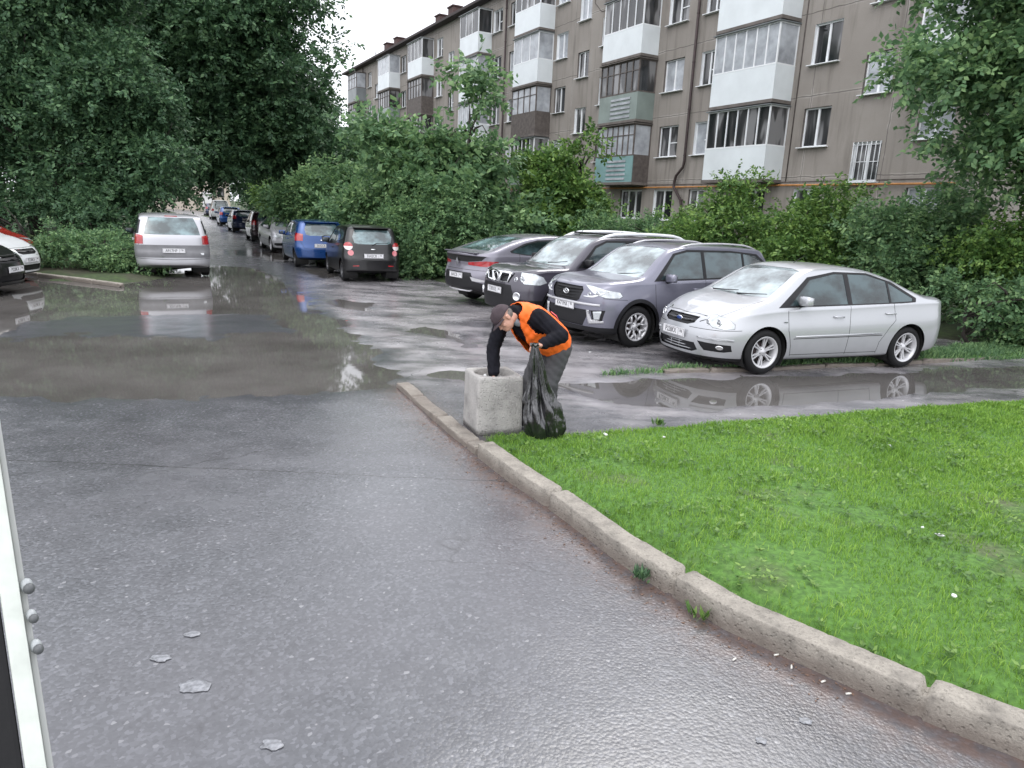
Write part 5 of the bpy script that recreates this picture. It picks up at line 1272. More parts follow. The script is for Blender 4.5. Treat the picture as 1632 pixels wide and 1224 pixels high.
tree('maple_bush', 'lower maple bush left of the tall one, rising just over the black hatchback', 'bush', (-5.0, 25.0, .1),
     pads([(0, 0, 1.3, 1.7, 1.3, 1.3), (1.6, -.6, 1.6, 1.4, 1.1, 1.3), (-.9, .2, 1.5, 1.0, 1.0, .9)], 22, 0.6, 0.36, 2, 0.6), 26000, .15, L_MD, [(0, 0, 1.4, .3, 0), (-.5, 0, 1.6, -.3, 0)], BU, 4, .07, nsub=24, sub=.3)
tree('broadleaf_tree', 'mid-green tree beside the block beyond the maple bushes', 'tree', (-8.3, 39.0, 0),
     pads([(0, 0, 3.4, 2.6, 2.2, 2.2), (1.6, 0, 4.6, 1.7, 1.5, 1.2), (-1.2, 0, 4.4, 1.6, 1.4, 1.2)], 26, 1.0, 0.4, 8, 0.6), 34000, .2, L_MD, [(0, 0, 3, 0, 0)], BU, 71, .14, sub=.3)
tree('broadleaf_tree', 'pale green tree in front of the far end of the block', 'tree', (-12.6, 51.0, 0),
     pads([(0, 0, 4.2, 3.4, 2.6, 2.8), (2.0, 0, 6.0, 2.2, 1.8, 1.5), (-1.6, 0, 6.2, 2.0, 1.6, 1.3)], 26, 1.2, 0.4, 9, 0.6), 34000, .24, L_LT, [(0, 0, 4, 0, 0)], BU, 72, .18, sub=.3)
tree('maple_bush', 'loose maple bush with arching pale tips in front of the green balcony', 'bush', (1.3, 24.6, .1),
     pads([(0, 0, 1.8, 1.7, 1.3, 1.5), (-.5, 0, 3.4, 1.1, .9, .7), (.8, -.2, 4.35, 1.1, .7, .42), (.1, 0, 2.9, 1.0, .8, .8)], 26, 0.5, 0.34, 3, 0.5), 22000, .15, L_LT, [(0, 0, 2.2, -.2, 0), (.2, 0, 3.4, .5, 0)], BU, 5, .07, nsub=20, sub=.3)
tree('low_bush', 'low leafy bush at the foot of the block right of the maples', 'bush', (3.3, 23.2, .1),
     [(0, 0, .9, 1.5, 1.2, .95), (-1.2, 0, 1.1, 1.1, 1.0, 1.1), (.8, .3, 1.3, .8, .8, .7)], 18000, .09, L_MD, [(0, 0, 1.0, .1, 0), (-.9, 0, .9, 0, 0)], BU, 6, .04)
tree('low_bush', 'dense bush touching the right side of the black hatchback', 'bush', (-2.9, 21.6, .02),
     [(0, 0, 1.1, 1.15, 1.0, 1.25), (.8, .4, 1.6, 1.1, 1.0, 1.4), (.2, -.3, .45, 1.2, .8, .5), (1.9, .3, .8, 1.0, .8, .8), (-.1, .2, 2.2, .9, .8, .8)], 34000, .10, L_MD, [(0, .1, 1.0, 0, 0), (.7, .3, 1.3, .1, 0)], BU, 7, .05)
RB = 'bushes behind the row of parked cars'
for i, (x, y, bl, n, mt, lb) in enumerate([
    (5.1, 18.2, [(0, 0, 1.5, 1.5, 1.2, 1.4), (-.9, .2, 1.2, 1.1, 1, 1.1), (.3, 0, 2.7, .8, .8, .7)], 24000, L_LT, 'pale bush with feathery shoots in front of the nearest white balcony'),
    (7.2, 17.4, [(0, 0, 1.5, 1.6, 1.3, 1.4), (.4, 0, 2.4, 1.1, .9, .8), (-.9, -.4, 1.2, 1.2, 1, 1.2)], 26000, L_LT, 'bright rounded bush behind the roof of the violet-grey crossover'),
    (9.0, 15.7, [(0, 0, 1.6, 1.5, 1.3, 1.5), (-.8, -.2, 1.7, 1.3, 1.2, 1.2), (.5, 0, 2.7, 1.0, .9, .7)], 30000, L_MD, 'thick green bush behind the roof of the silver saloon'),
    (10.6, 13.9, [(0, 0, 1.5, 1.6, 1.3, 1.5), (-.9, .2, 1.3, 1.1, 1, 1.3), (0, .2, 2.6, 1.2, 1, .7)], 30000, L_LT, 'yellow-green bush behind the boot of the silver saloon'),
    (8.9, 12.75, [(0, 0, .7, 1.0, .75, .8), (.9, .1, .9, 1.0, .8, 1.0)], 17000, L_MD, 'low bush pressing against the tail of the silver saloon'),
    (11.2, 12.3, [(0, 0, .9, 1.2, 1.0, 1.0), (-.9, -.1, .55, .9, .6, .6)], 16000, L_LT, 'low leafy bush at the right end of the wet path'),
    (12.6, 13.6, [(0, 0, 1.6, 1.5, 1.2, 1.6)], 14000, L_MD, 'dense bush at the right edge under the overhanging tree')]):
    tree('bush', lb, 'bush', (x, y, .0), pads(bl, 18, .5, .42, 30+i, .72), n, .085 if i > 2 else .095, mt, [(0, 0, bl[0][2], .1, 0), (-.4, .1, bl[0][2]*.8, -.3, 0), (.4, 0, bl[0][2]*.8, .3, .1)], RB, 20+i, .045)
tree('broadleaf_tree', 'leafy tree leaning in over the bushes at the right edge', 'tree', (10.9, 14.3, .2),
     pads([(.3, 0, 5.2, 2.6, 2.2, 2.0), (-2.0, -.3, 4.7, 2.0, 1.6, 1.1), (-1.4, -.2, 7.4, 2.4, 2.0, 1.8), (.8, 0, 8.8, 3.2, 2.4, 2.2), (-3.2, -.5, 6.2, 1.5, 1.2, .8), (.4, -.5, 3.2, 2.0, 1.4, 1.2), (-2.6, -.5, 3.6, 1.3, 1.0, .6), (-3.0, 0, 8.4, 1.3, 1.2, .8), (-1.6, -.6, 5.9, 2.2, 1.6, 1.6), (-.6, -.8, 3.6, 2.2, 1.3, 1.4), (-1.8, -.3, 3.2, 1.5, 1.1, .9), (0, -.8, 6.6, 2.4, 1.6, 1.8)], 60, 0.95, 0.4, 4, 0.7), 170000, .125, L_MD, [(0, 0, 4.0, -.2, 0), (1.2, .4, 4.6, .5, 0)], None, 31, .15, nsub=24, sub=.28)
# left side: the dark overhanging mass
LT = 'dark trees on the left of the lane'
tree('broadleaf_tree', 'dark tree filling the left edge, boughs hanging to the parked cars', 'tree', (-15.6, 24.6, 0),
     pads([(0, 0, 7.5, 3.4, 3.0, 3.2), (2.0, -1.2, 4.8, 2.2, 2.0, 1.7), (-2.2, -1.0, 4.5, 2.8, 2.2, 2.4), (.5, -.8, 2.4, 2.6, 2.0, 1.7), (1.5, 0, 9.6, 3.2, 2.6, 2.4), (-2.5, 0, 10, 3, 2.6, 2.4), (3.6, -1.4, 2.9, 1.5, 1.2, .8), (-3.5, -.5, 1.8, 2.2, 1.6, 1.6)], 70, 1.15, 0.42, 5, 0.75), 120000, .14, L_DK, [(0, 0, 5.5, 0, 0), (-1.2, .5, 6, -.5, 0)], LT, 41, .24, nsub=22, sub=.3)
tree('broadleaf_tree', 'huge tree arching over the lane above the silver minivan', 'tree', (-20.5, 34.0, 0),
     pads([(6.8, -.8, 9.0, 4.2, 3.4, 3.0), (9.4, -.6, 7.0, 2.8, 2.4, 2.4), (2.5, 0, 9.5, 4, 3.4, 3.2), (8.9, -.4, 10.2, 2.7, 2.6, 2.2), (5.5, -.3, 5.7, 3.8, 2.8, 1.9), (4.9, 0, 12.5, 4.2, 3.4, 2.6), (9.9, 0, 4.9, 2.1, 1.8, 1.2), (12.0, 0, 8.6, 1.3, 1.3, 1.1), (1, 0, 5, 3, 3, 3), (6.6, -.5, 4.4, 3.2, 2.2, 1.6), (9.6, .5, 4.6, 2.4, 2.0, 1.7), (3.5, 0, 4.2, 3, 2.2, 2.0)], 80, 1.5, 0.42, 6, 0.8), 165000, .19, L_DK, [(0, 0, 6.5, 3.0, -.2), (-1.0, .6, 6.8, 1.0, 0)], LT, 42, .34, nsub=24, sub=.3)
tree('broadleaf_tree', 'dark tree with a low bough reaching over the roof of the minivan', 'tree', (-12.9, 23.9, 0),
     pads([(0, 0, 3.4, 1.8, 1.6, 1.9), (1.2, -.8, 2.5, 1.3, 1.1, .75), (-.8, 0, 5.2, 2.1, 1.8, 1.6), (-.2, -1.2, 1.3, 1.4, 1.0, 1.1)], 30, 0.8, 0.4, 7, 0.7), 46000, .13, L_DK, [(0, .2, 3.0, .2, 0)], LT, 43, .16, nsub=20)
tree('broadleaf_tree', 'dark tree further down the left side of the lane', 'tree', (-26.5, 43, 0),
     [(3, 0, 8, 4, 3.5, 4), (7.2, 0, 6.8, 2.8, 2.4, 2.2), (1, 0, 3.6, 4.4, 3, 3), (6.2, 0, 10.5, 3.6, 3, 3)], 60000, .22, L_DK, [(0, 0, 6, 0, 0)], LT, 44, .3)
tree('broadleaf_tree', 'dark tree behind the leftmost one at the back of the yard', 'tree', (-26, 36, 0),
     [(0, 0, 8, 5, 4, 5), (3.5, -1, 4, 4, 3, 3.4), (-4, -3, 5, 4, 3, 4)], 56000, .22, L_DK, [(0, 0, 6, 0, 0)], LT, 45, .3)
RT = 'trees on the right of the lane behind the parked cars'
tree('broadleaf_tree', 'dark tree meeting the arching one from the right of the lane', 'tree', (-10.2, 36.5, 0),
     [(-.8, 0, 4.6, 2.2, 2.0, 1.9), (-1.8, 0, 6.4, 2.4, 2.2, 1.9), (.2, 0, 3.4, 1.8, 1.8, 1.6), (.6, -.5, 2.2, 1.8, 1.6, 1.2)], 56000, .17, L_DK, [(0, 0, 3.6, 0, 0)], RT, 51, .22)
tree('broadleaf_tree', 'mid-green tree in front of the far stairwell of the block', 'tree', (-7.4, 31.0, 0),
     [(0, 0, 2.0, 2.4, 1.8, 1.6), (1.4, 0, 2.9, 1.5, 1.3, 1.0), (-1.3, 0, 1.9, 1.8, 1.5, 1.5)], 34000, .16, L_MD, [(0, 0, 2.8, 0, 0)], RT, 52, .14)
tree('broadleaf_tree', 'dark tree behind the far cars where the lane narrows', 'tree', (-15.5, 47.5, 0),
     [(0, 0, 6.5, 3.4, 3, 3), (-1.5, 0, 8.5, 3.5, 3, 2.5), (2, 0, 4, 2.6, 2.4, 2.5)], 44000, .22, L_DK, [(0, 0, 4, 0, 0)], RT, 53, .25)
tree('pale_bush', 'pale green bush behind the far black hatchback', 'bush', (-11.2, 42.2, 0), [(0, 0, 1.6, 2.2, 1.6, 1.6), (1.8, 0, 1.3, 1.5, 1.3, 1.4)], 17000, .16, L_LT, [(0, 0, 1.5, 0, 0)], RT, 54, .07)
tree('pale_bush', 'small pale bush beside the far navy car', 'bush', (-18.9, 57.5, 0), [(0, 0, 1.8, 2.2, 1.6, 1.7)], 9000, .2, L_LT, [(0, 0, 1.5, 0, 0)], RT, 55, .07)
for i, (x, y, h, mt, lb) in enumerate([(-40, 66, 9, L_DK, 'distant dark tree closing the left side of the lane'), (-26, 74, 8, L_DK, 'distant dark tree closing the right side of the lane'),
        (-52, 84, 10, L_DK, 'distant tree left of the cream house'), (-38.5, 104, 9, L_DK, 'distant tree right of the cream house'), (-70, 120, 12, L_DK, 'farthest dark tree beyond the left yard'), (-48, 52, 11, L_DK, 'broad tree at the back of the left yard'), (-40, 40, 10, L_DK, 'broad dark tree beyond the left-hand cars')]):
    tree('broadleaf_tree', lb, 'tree', (x, y, 0), {0: [(4, 0, 8, 5, 4, 4.5), (8.5, 0, 8.5, 4, 3, 4), (4.5, 0, 4.6, 3.5, 3, 1.8), (0, 0, 6, 4, 3, 5)], 1: [(0, 0, 6, 4, 3, 4), (-4, 0, 6.5, 3, 3, 2.6)]}.get(i, [(0, 0, h*.62, h*.42, h*.36, h*.42), (h*.1, 0, h*.3, h*.38, h*.3, h*.3)]), 16000, .3, mt, [(0, 0, h*.5, 0, 0)], 'distant trees round the end of the lane', 60+i, .22)
tree('low_bush', 'low roadside shrub beside the left kerb by the minivan', 'bush', (-11.0, 18.9, 0), [(0, 0, .5, 1.0, .7, .55), (1.0, -.2, .4, .7, .6, .45), (-1.1, .2, .5, .9, .7, .55)], 16000, .07, L_MD, [(0, 0, .5, 0, 0)], LT, 46, .03)
tree('low_bush', 'shady undergrowth behind the white car on the left', 'bush', (-14.6, 21.3, 0), [(0, .6, .9, 1.9, .9, 1.1), (1.8, .4, 1.0, 1.4, .9, 1.1), (-3, .5, 1.4, 2.2, 1.2, 1.5), (-6, .5, 1.8, 2.6, 1.2, 1.9)], 34000, .10, L_DK, [(0, 0, .6, 0, 0)], LT, 47, .03)

# ---- grass
def blades(name, poly, hf, n, hmin, hmax, wd, mat, seed=9, dens=None, lab=None):
    rg = np.random.default_rng(seed); P = np.array(poly); lo, hi = P.min(0), P.max(0)
    xy = rg.uniform(lo, hi, (n*3, 2)); k = poly_sd(xy[:, 0], xy[:, 1], poly) < .02; xy = xy[k]
    if dens is not None: xy = xy[rg.random(len(xy)) < dens(xy[:, 0], xy[:, 1])]
    xy = xy[:n]; m_ = len(xy); z = hf(xy[:, 0], xy[:, 1])-.004
    tf = .35+1.3*fbm(xy[:, 0]*3.1, xy[:, 1]*3.1, 15)**1.2
    a = rg.uniform(0, 2*np.pi, m_); h = rg.uniform(hmin, hmax, m_)*tf; ln = rg.uniform(.15, .95, m_)*h; b = rg.uniform(0, 2*np.pi, m_)
    dist = np.hypot(xy[:, 0], xy[:, 1]); ww = wd*np.clip(dist/4, .7, 2.4)*rg.uniform(.6, 1.4, m_)
    base = np.column_stack([xy, z]); s_ = np.column_stack([np.cos(a), np.sin(a), a*0])*ww[:, None]; l = np.column_stack([np.cos(b), np.sin(b), b*0])
    mid = base+l*(ln*.35)[:, None]+np.array([0, 0, 1])*(h*.62)[:, None]; tip = base+l*ln[:, None]+np.array([0, 0, 1])*(h*.95)[:, None]
    V = np.stack([base-s_, base+s_, mid+s_*.7, mid-s_*.7, tip], 1).reshape(-1, 3); o = np.arange(m_)[:, None]*5
    return tag(mesh_obj(name, np_mesh(name, V, [o+np.array([[0, 1, 2, 3]]), o+np.array([[3, 2, 4]])]), mat), lab, 'grass', None, 'stuff')
GR = leaf_mat('grass_blade', (.085, .165, .026), (.175, .33, .05), (.30, .46, .09), .35)
bare = lambda x, y: np.clip(1.35-1.6*np.clip((fbm(x*1.3, y*1.3, 88)-.52)*6, 0, 1)*(y < 5.6)-1.0*np.exp(-((x-1.35)**2+(y-3.72)**2)/.022), .12, 1)
blades('grass', LAWN, lawn_h, 230000, .020, .064, .0024, GR, 9, bare, 'short bright green lawn grass inside the kerb')
blades('grass', STRIP, strip_h, 34000, .06, .14, .004, L_MD, 10, None, 'narrow strip of rough grass between the path and the cars')
# clover-like weeds in the lawn
def weeds():
    rg = np.random.default_rng(77); P = np.array(LAWN); xy = rg.uniform(P.min(0), P.max(0), (22000, 2)); xy = xy[poly_sd(xy[:, 0], xy[:, 1], LAWN) < -.05]
    xy = xy[fbm(xy[:, 0]*1.4+9, xy[:, 1]*1.4, 91) > .47][:5500]; m_ = len(xy); z = lawn_h(xy[:, 0], xy[:, 1])
    Vs, Fs = [], []; 
    for k in range(4):
        a = rg.uniform(0, 6.28, m_); r = rg.uniform(.012, .036, m_); d = np.column_stack([np.cos(a), np.sin(a), rg.uniform(.1, .7, m_)]); wv = np.column_stack([-np.sin(a), np.cos(a), a*0])
        b0 = np.column_stack([xy, z+rg.uniform(.01, .035, m_)]); V = np.stack([b0, b0+d*r[:, None]*.5+wv*r[:, None]*.4, b0+d*r[:, None]*1.2, b0+d*r[:, None]*.5-wv*r[:, None]*.4], 1).reshape(-1, 3); Vs.append(V)
    V = np.concatenate(Vs); tag(mesh_obj('weeds', np_mesh('weeds', V, [np.arange(len(V)).reshape(-1, 4)]), L_LT), 'broad-leaved clover and weeds scattered through the lawn', 'weeds', None, 'stuff')
weeds()
def tuft(name, lab, x, y, z, n, h, mat, seed):
    rg = np.random.default_rng(seed); Vs = []
    for k in range(n):
        a = rg.uniform(0, 6.28); L_ = h*rg.uniform(.5, 1); d = np.array([math.cos(a)*.6, math.sin(a)*.6, rg.uniform(.5, 1.2)]); d /= np.linalg.norm(d); wv = np.array([-math.sin(a), math.cos(a), 0])*h*.09
        b0 = np.array([rg.normal()*h*.2, rg.normal()*h*.2, 0]); Vs += [b0, b0+d*L_*.5+wv, b0+d*L_, b0+d*L_*.5-wv]
    o = mesh_obj(name, np_mesh(name, np.array(Vs), [np.arange(len(Vs)).reshape(-1, 4)]), mat); o.location = (x, y, z); return tag(o, lab, 'weed', 'weeds rooted along the kerb')
tuft('weed', 'dry wiry weed hanging over the kerb joint', .80, 3.68, .03, 46, .10, L_DK, 1)
tuft('weed', 'fresh green weed at the foot of the kerb face', 1.06, 3.34, .0, 16, .12, L_LT, 2)
tuft('weed', 'tall weed tuft on the far edge of the lawn by the wet path', 1.5, 6.83, .02, 40, .11, L_LT, 3)
# ------------------------------------------------------------------ the remaining cars
build_car(hatch_spec(False, 1.52, 4.05, 1.70), PT['blue'], 'bright blue hatchback parked behind the small black one', 'car', -7.2, 25.0, 115.5, G_F, .7)
build_car(lowsedan_spec(), PT['lightsilver'], 'pale silver saloon third in the row along the lane', 'car', -10.1, 31.2, 298, G_F, .6)
build_car(hatch_spec(False, 1.55, 4.0, 1.70), PT['maroon'], 'dark plum hatchback with a pale rear window fourth in the row', 'car', -13.6, 38.4, 116, G_F, .6)
build_car(hatch_spec(False, 1.45, 4.3, 1.72), PT['navy'], 'dark saloon-like car with a grey rear window beyond the plum hatchback', 'car', -18.5, 48.2, 117, G_F, .5)
build_car(hatch_spec(False, 1.5, 4.0, 1.7), PT['blue'], 'distant blue car just before the white van', 'car', -23.5, 58.3, 117, G_F, .5)
build_car(hatch_spec(False, 1.95, 4.6, 1.85), PT['white'], 'distant white tall car facing out of the row', 'car', -31.2, 75, 117, G_F, .5)
build_car(hatch_spec(False, 1.55, 4.2, 1.72), PT['navy'], 'farthest dark car at the end of the lane', 'car', -37.5, 88, 118, G_F, .5)
build_car(lowsedan_spec(), PT['white'], 'white car with its nose poking in at the left edge', 'car', -13.5, 16.2, 6, G_L, .9)
build_car(lowsedan_spec(), PT['black'], 'black car at the left edge, in front of the white one', 'car', -12.35, 13.95, 8, G_L, .9)
build_car(hatch_spec(False, 1.50, 4.0, 1.7), PT['red'], 'red car bonnet behind the white one at the left edge', 'car', -14.7, 18.3, 4, G_L, .9)
# ------------------------------------------------------------------ concrete bin
BIN_C, BIN_A = Vector((-.18, 6.58, 0)), math.atan2(.358, .934)
def make_bin():
    root = empty('litter_bin', BIN_C, BIN_A); tag(root, 'square concrete litter bin with a round opening beside the bent man', 'litter bin')
    hs_, H, r = .225, .555, .188; b = MB(); n = 40; bm = b.bm
    def sq(a, h, z, bev=.010):
        c, s_ = math.cos(a), math.sin(a); m_ = max(abs(c), abs(s_)); x, y = h*c/m_, h*s_/m_
        k = h-bev
        if abs(x) > k and abs(y) > k:
            dx, dy = abs(x)-k, abs(y)-k; q = math.hypot(dx, dy)
            if q > 0: x = math.copysign(k+dx*bev/max(q, bev), x); y = math.copysign(k+dy*bev/max(q, bev), y)
        return x, y
    rings = []; N_ = 96
    prof = [(hs_+.004, 0), (hs_+.004, .06), (hs_+.003, .12), (hs_, .2), (hs_, .3), (hs_, .4), (hs_-.002, .5), (hs_-.003, H-.02), (hs_-.01, H-.006), (hs_-.02, H)]
    for h, z in prof:
        rg_ = []
        for k in range(N_):
            a = 2*math.pi*(k+.5)/N_; x, y = sq(a, h, z)
            nn = float(fbm(np.array(x*14+y*9+5), np.array(z*14+y*7), 5, 4)-.5)*.010
            rg_.append(bm.verts.new((x*(1+nn*3), y*(1+nn*3), z+(nn*.8 if z > .5 else 0))))
        rings.append(rg_)
    for rr, z in ((r+.012, H+.001), (r, H-.012), (r-.004, .2), (r-.01, .1)):
        rings.append([bm.verts.new((rr*math.cos(2*math.pi*(k+.5)/N_), rr*math.sin(2*math.pi*(k+.5)/N_), z)) for k in range(N_)])
    for a, c in zip(rings, rings[1:]):
        for k in range(N_): bm.faces.new((a[k], a[(k+1) % N_], c[(k+1) % N_], c[k])).smooth = True
    bm.faces.new(rings[-1]); bm.faces.new(rings[0][::-1])
    b.build('shell', concrete('bin_concrete', (.38, .365, .35), 4), root)
    rd = random.Random(3)
    b = MB()
    for k in range(14):
        a = rd.uniform(0, 6.28); q = rd.uniform(0, .12); b.ball((q*math.cos(a), q*math.sin(a), rd.uniform(.42, .50)), (rd.uniform(.02, .05), rd.uniform(.02, .04), rd.uniform(.012, .03)), 8, rot=rotm(rd.random()*3, rd.random()*3, rd.random()*3))
    tag(b.build('rubbish', simple('rubbish', (.4, .4, .4), .6, var=.6, scale=14), None), 'grey and white rubbish heaped inside the concrete bin', 'rubbish', None, 'stuff').location = BIN_C
make_bin()

# ------------------------------------------------------------------ the man
def remesh(name, bm_, voxel, smooth=4, disp=None):
    me = bpy.data.meshes.new(name); bm_.to_mesh(me); bm_.free(); o = bpy.data.objects.new(name, me); COL.objects.link(o)
    m = o.modifiers.new('r', 'REMESH'); m.mode = 'VOXEL'; m.voxel_size = voxel; m.use_smooth_shade = True
    s_ = o.modifiers.new('s', 'SMOOTH'); s_.factor = .5; s_.iterations = smooth
    dg = bpy.context.evaluated_depsgraph_get(); r = bpy.data.meshes.new_from_object(o.evaluated_get(dg)); bpy.data.objects.remove(o)
    if disp:
        n = len(r.vertices); co = np.empty(n*3, np.float32); no = np.empty(n*3, np.float32)
        r.vertices.foreach_get('co', co); r.vertex_normals.foreach_get('vector', no); co = co.reshape(-1, 3); no = no.reshape(-1, 3)
        co = co+no*disp(co)[:, None]; r.vertices.foreach_set('co', co.astype(np.float32).ravel()); r.update()
    r.name = name; return r
def chain(b, P, Rd, step=.35, mi=0):
    """overlapping balls along a polyline; radius may be (rx,ry,rz) with a matrix"""
    for (p, q), (r0, r1) in zip(zip(P, P[1:]), zip(Rd, Rd[1:])):
        p, q = Vector(p), Vector(q); L_ = (q-p).length; rm = min(r0, r1); k = max(1, int(L_/(rm*step))+1)
        for i in range(k+1):
            t = i/k; b.ball(p.lerp(q, t), r0+(r1-r0)*t, 12)
def frame(up_, fwd):
    z = Vector(up_).normalized(); x = Vector(fwd); x = (x-z*x.dot(z)).normalized(); y = z.cross(x)
    return Matrix((x, y, z)).transposed().to_4x4()     # x = forwards, y = left, z = up
HIP = Vector((.42, 6.90, .80)); CH = Vector((.13, 6.72, 1.03)); NK = Vector((.0, 6.58, 1.12))
SHR, ELR, HDR = Vector((-.12, 6.76, 1.02)), Vector((-.195, 6.68, .76)), Vector((-.185, 6.58, .52))
SHL, ELL, HDL = Vector((.22, 6.53, 1.10)), Vector((.43, 6.40, .965)), Vector((.215, 6.24, .885))
HPR, KNR, FTR = Vector((.34, 6.98, .78)), Vector((.17, 6.78, .43)), Vector((.13, 6.66, .06))
HPL, KNL, FTL = Vector((.46, 6.84, .78)), Vector((.37, 6.72, .43)), Vector((.40, 6.86, .06))
HC = Vector((-.105, 6.43, 1.095)); HM = frame((-.80, -.12, .58), (-.42, -.50, -.76))
def person():
    root = empty('person', (.28, 6.8, 0)); tag(root, 'person in orange vest and dark cap bending over the concrete bin with a black sack', 'person')
    off = Matrix.Translation((-.28, -6.8, 0))
    def put(me, name, mat, par=None):
        me.transform(off); me.materials.clear(); me.materials.append(mat); o = mesh_obj(name, me, None, par or root); return o
    SK = simple('skin', (.50, .27, .20), .5, var=.12, scale=25, bmp=.15, bscale=120)
    b = MB()
    # trunk and limbs under the clothes, one surface with head and hands
    chain(b, [HIP, CH, NK], [.11, .12, .055]); chain(b, [NK, HC+HM.to_3x3() @ Vector((-.03, 0, -.05))], [.055, .055])
    chain(b, [CH, SHR, ELR, HDR], [.08, .05, .038, .026]); chain(b, [CH, SHL, ELL, HDL+Vector((.045, .03, .01))], [.08, .05, .038, .027])
    chain(b, [HIP, HPR, KNR, FTR], [.09, .08, .055, .04]); chain(b, [HIP, HPL, KNL, FTL], [.09, .08, .055, .04])
    for ft in (FTR, FTL): chain(b, [ft, ft+Vector((-.15, -.06, -.02))], [.04, .035])
    # head: skull, face, jaw, nose, brow, lips, ear
    def hb(p, r): b.ball(HC+HM.to_3x3() @ Vector(p), r, 14, rot=HM)
    hb((-.012, 0, .03), (.100, .078, .092)); hb((.018, 0, -.035), (.072, .064, .082)); hb((.048, 0, -.078), (.038, .038, .032)); hb((.078, 0, -.018), (.02, .014, .03)); hb((.092, 0, -.032), (.016, .016, .012))
    hb((.07, .028, .016), (.018, .026, .01)); hb((.07, -.028, .016), (.018, .026, .01)); hb((.078, 0, -.06), (.014, .024, .008)); hb((.06, .04, -.03), (.02, .02, .022)); hb((.06, -.04, -.03), (.02, .02, .022))
    for s_ in (1, -1): hb((-.01, s_*.077, -.012), (.02, .010, .034)); hb((-.004, s_*.082, .006), (.014, .007, .014))
    # hands: palm, four fingers, thumb
    def hand(c, wrist, grip_dir, side, curl):
        a = (Vector(c)-Vector(wrist)).normalized(); pz = Vector(grip_dir).normalized(); s_ = a.cross(pz).normalized()*side; pz = s_.cross(a)*side if False else (pz-a*pz.dot(a)).normalized()
        chain(b, [wrist, Vector(wrist)+a*.03], [.026, .027])
        for k in range(4):
            u = (k-1.5)*.019; b0 = Vector(c)-a*.035+s_*u; chain(b, [b0-a*.02, b0+a*.035], [.0165, .0135])
            ln = (.036, .042, .039, .030)[k]; p1 = b0+a*.052; p2 = p1+(a*math.cos(curl)+pz*math.sin(curl))*ln; p3 = p2+(a*math.cos(curl*2.1)+pz*math.sin(curl*2.1))*ln*.75; p4 = p3+(a*math.cos(curl*2.9)+pz*math.sin(curl*2.9))*ln*.5
            chain(b, [b0+a*.035, p1, p2, p3, p4], [.0115, .0108, .0095, .0088, .0078])
        t0 = Vector(c)-a*.045-s_*.03; t1 = t0+(a*.6-s_*.55+pz*.4).normalized()*.036; t2 = t1+(a*.7+pz*.75+s_*.2).normalized()*.032; chain(b, [t0, t1, t2], [.015, .0115, .0095])
    hand(HDL+Vector((-.03, -.01, .0)), HDL+Vector((.045, .03, .012)), (.05, -.15, -1), 1, 1.0)
    hand(HDR+Vector((0, -.02, -.05)), HDR+Vector((0, 0, .02)), (-.8, -.2, 0), 1, .35)
    put(remesh('body', b.bm, .0055, 2), 'body', SK)
    # eyes and stubble-dark brows
    b = MB()
    for s_ in (1, -1): b.ball(HC+HM.to_3x3() @ Vector((.078, s_*.03, .002)), (.008, .012, .006), 10, rot=HM)
    put(b.mesh('eyes'), 'eyes', MT['ink'])
    b = MB()
    b.ball(HC+HM.to_3x3() @ Vector((-.035, 0, -.002)), (.083, .0765, .062), 16, rot=HM); put(remesh('hair', b.bm, .008, 1), 'hair', simple('grey_hair', (.14, .12, .11), .8, var=.4, scale=60, bmp=.5))
    # cap
    b = MB(); q = bmesh.ops.create_uvsphere(b.bm, u_segments=32, v_segments=20, radius=1)
    for v in q['verts']: v.co = Vector((v.co.x*.112-.012, v.co.y*.092, v.co.z*.098+.032))
    bmesh.ops.delete(b.bm, geom=[v for v in b.bm.verts if v.co.z < .022], context='VERTS')
    for v in b.bm.verts:
        v.co += Vector((0, 0, .004*math.sin(v.co.x*70)*math.sin(v.co.y*60)))
    nb = 16; 
    top_, bot_ = [], []
    for i in range(nb+1):
        a = R_(-62+124*i/nb); x0, y0 = .098*math.cos(a)-.012, .088*math.sin(a); t = math.cos(R_(-90+180*i/nb))
        row = [b.bm.verts.new((x0+.075*t*u, y0*(1+.04*u), .026-.012*u-.010*(y0/.08)**2*u)) for u in (0, .35, .7, 1)]; top_.append(row)
    for r0, r1 in zip(top_, top_[1:]):
        for k in range(3): b.bm.faces.new((r0[k], r0[k+1], r1[k+1], r1[k])).smooth = True
    b.bm.transform(Matrix.Translation(HC) @ HM)
    co = put(b.mesh('cap'), 'cap', simple('plum_cap', (.045, .03, .036), .8, var=.25, scale=20, bmp=.3)); sdm = co.modifiers.new('t', 'SOLIDIFY'); sdm.thickness = .004; sdm.offset = 1
    # jacket: loose sleeves, folds
    def folds(amp, sc, seed):
        def f(c): 
            return (amp*(fbm(c[:, 0]*sc+c[:, 2]*sc*.6, c[:, 1]*sc-c[:, 2]*sc, seed, 3)-.45)*2+amp*.22*np.sin((c[:, 2]*.8+c[:, 0]*.7)*sc*9+4*fbm(c[:, 0]*6, c[:, 1]*6+c[:, 2]*5, seed+1, 2))).astype(np.float32)
        return f
    b = MB()
    tm = frame(NK-HIP, (-.35, -.45, -.8))
    for i in range(12):
        t = i/11; p = (HIP+Vector((-.02, -.02, .01))).lerp(NK+Vector((.03, .03, -.02)), t); w_ = .165+.03*math.sin(t*3.1)-.05*max(0, t-.75)*4; d_ = .135+.02*math.sin(t*3.1)-.05*max(0, t-.75)*3
        b.ball(p, (d_, w_, .10), 20, rot=tm)
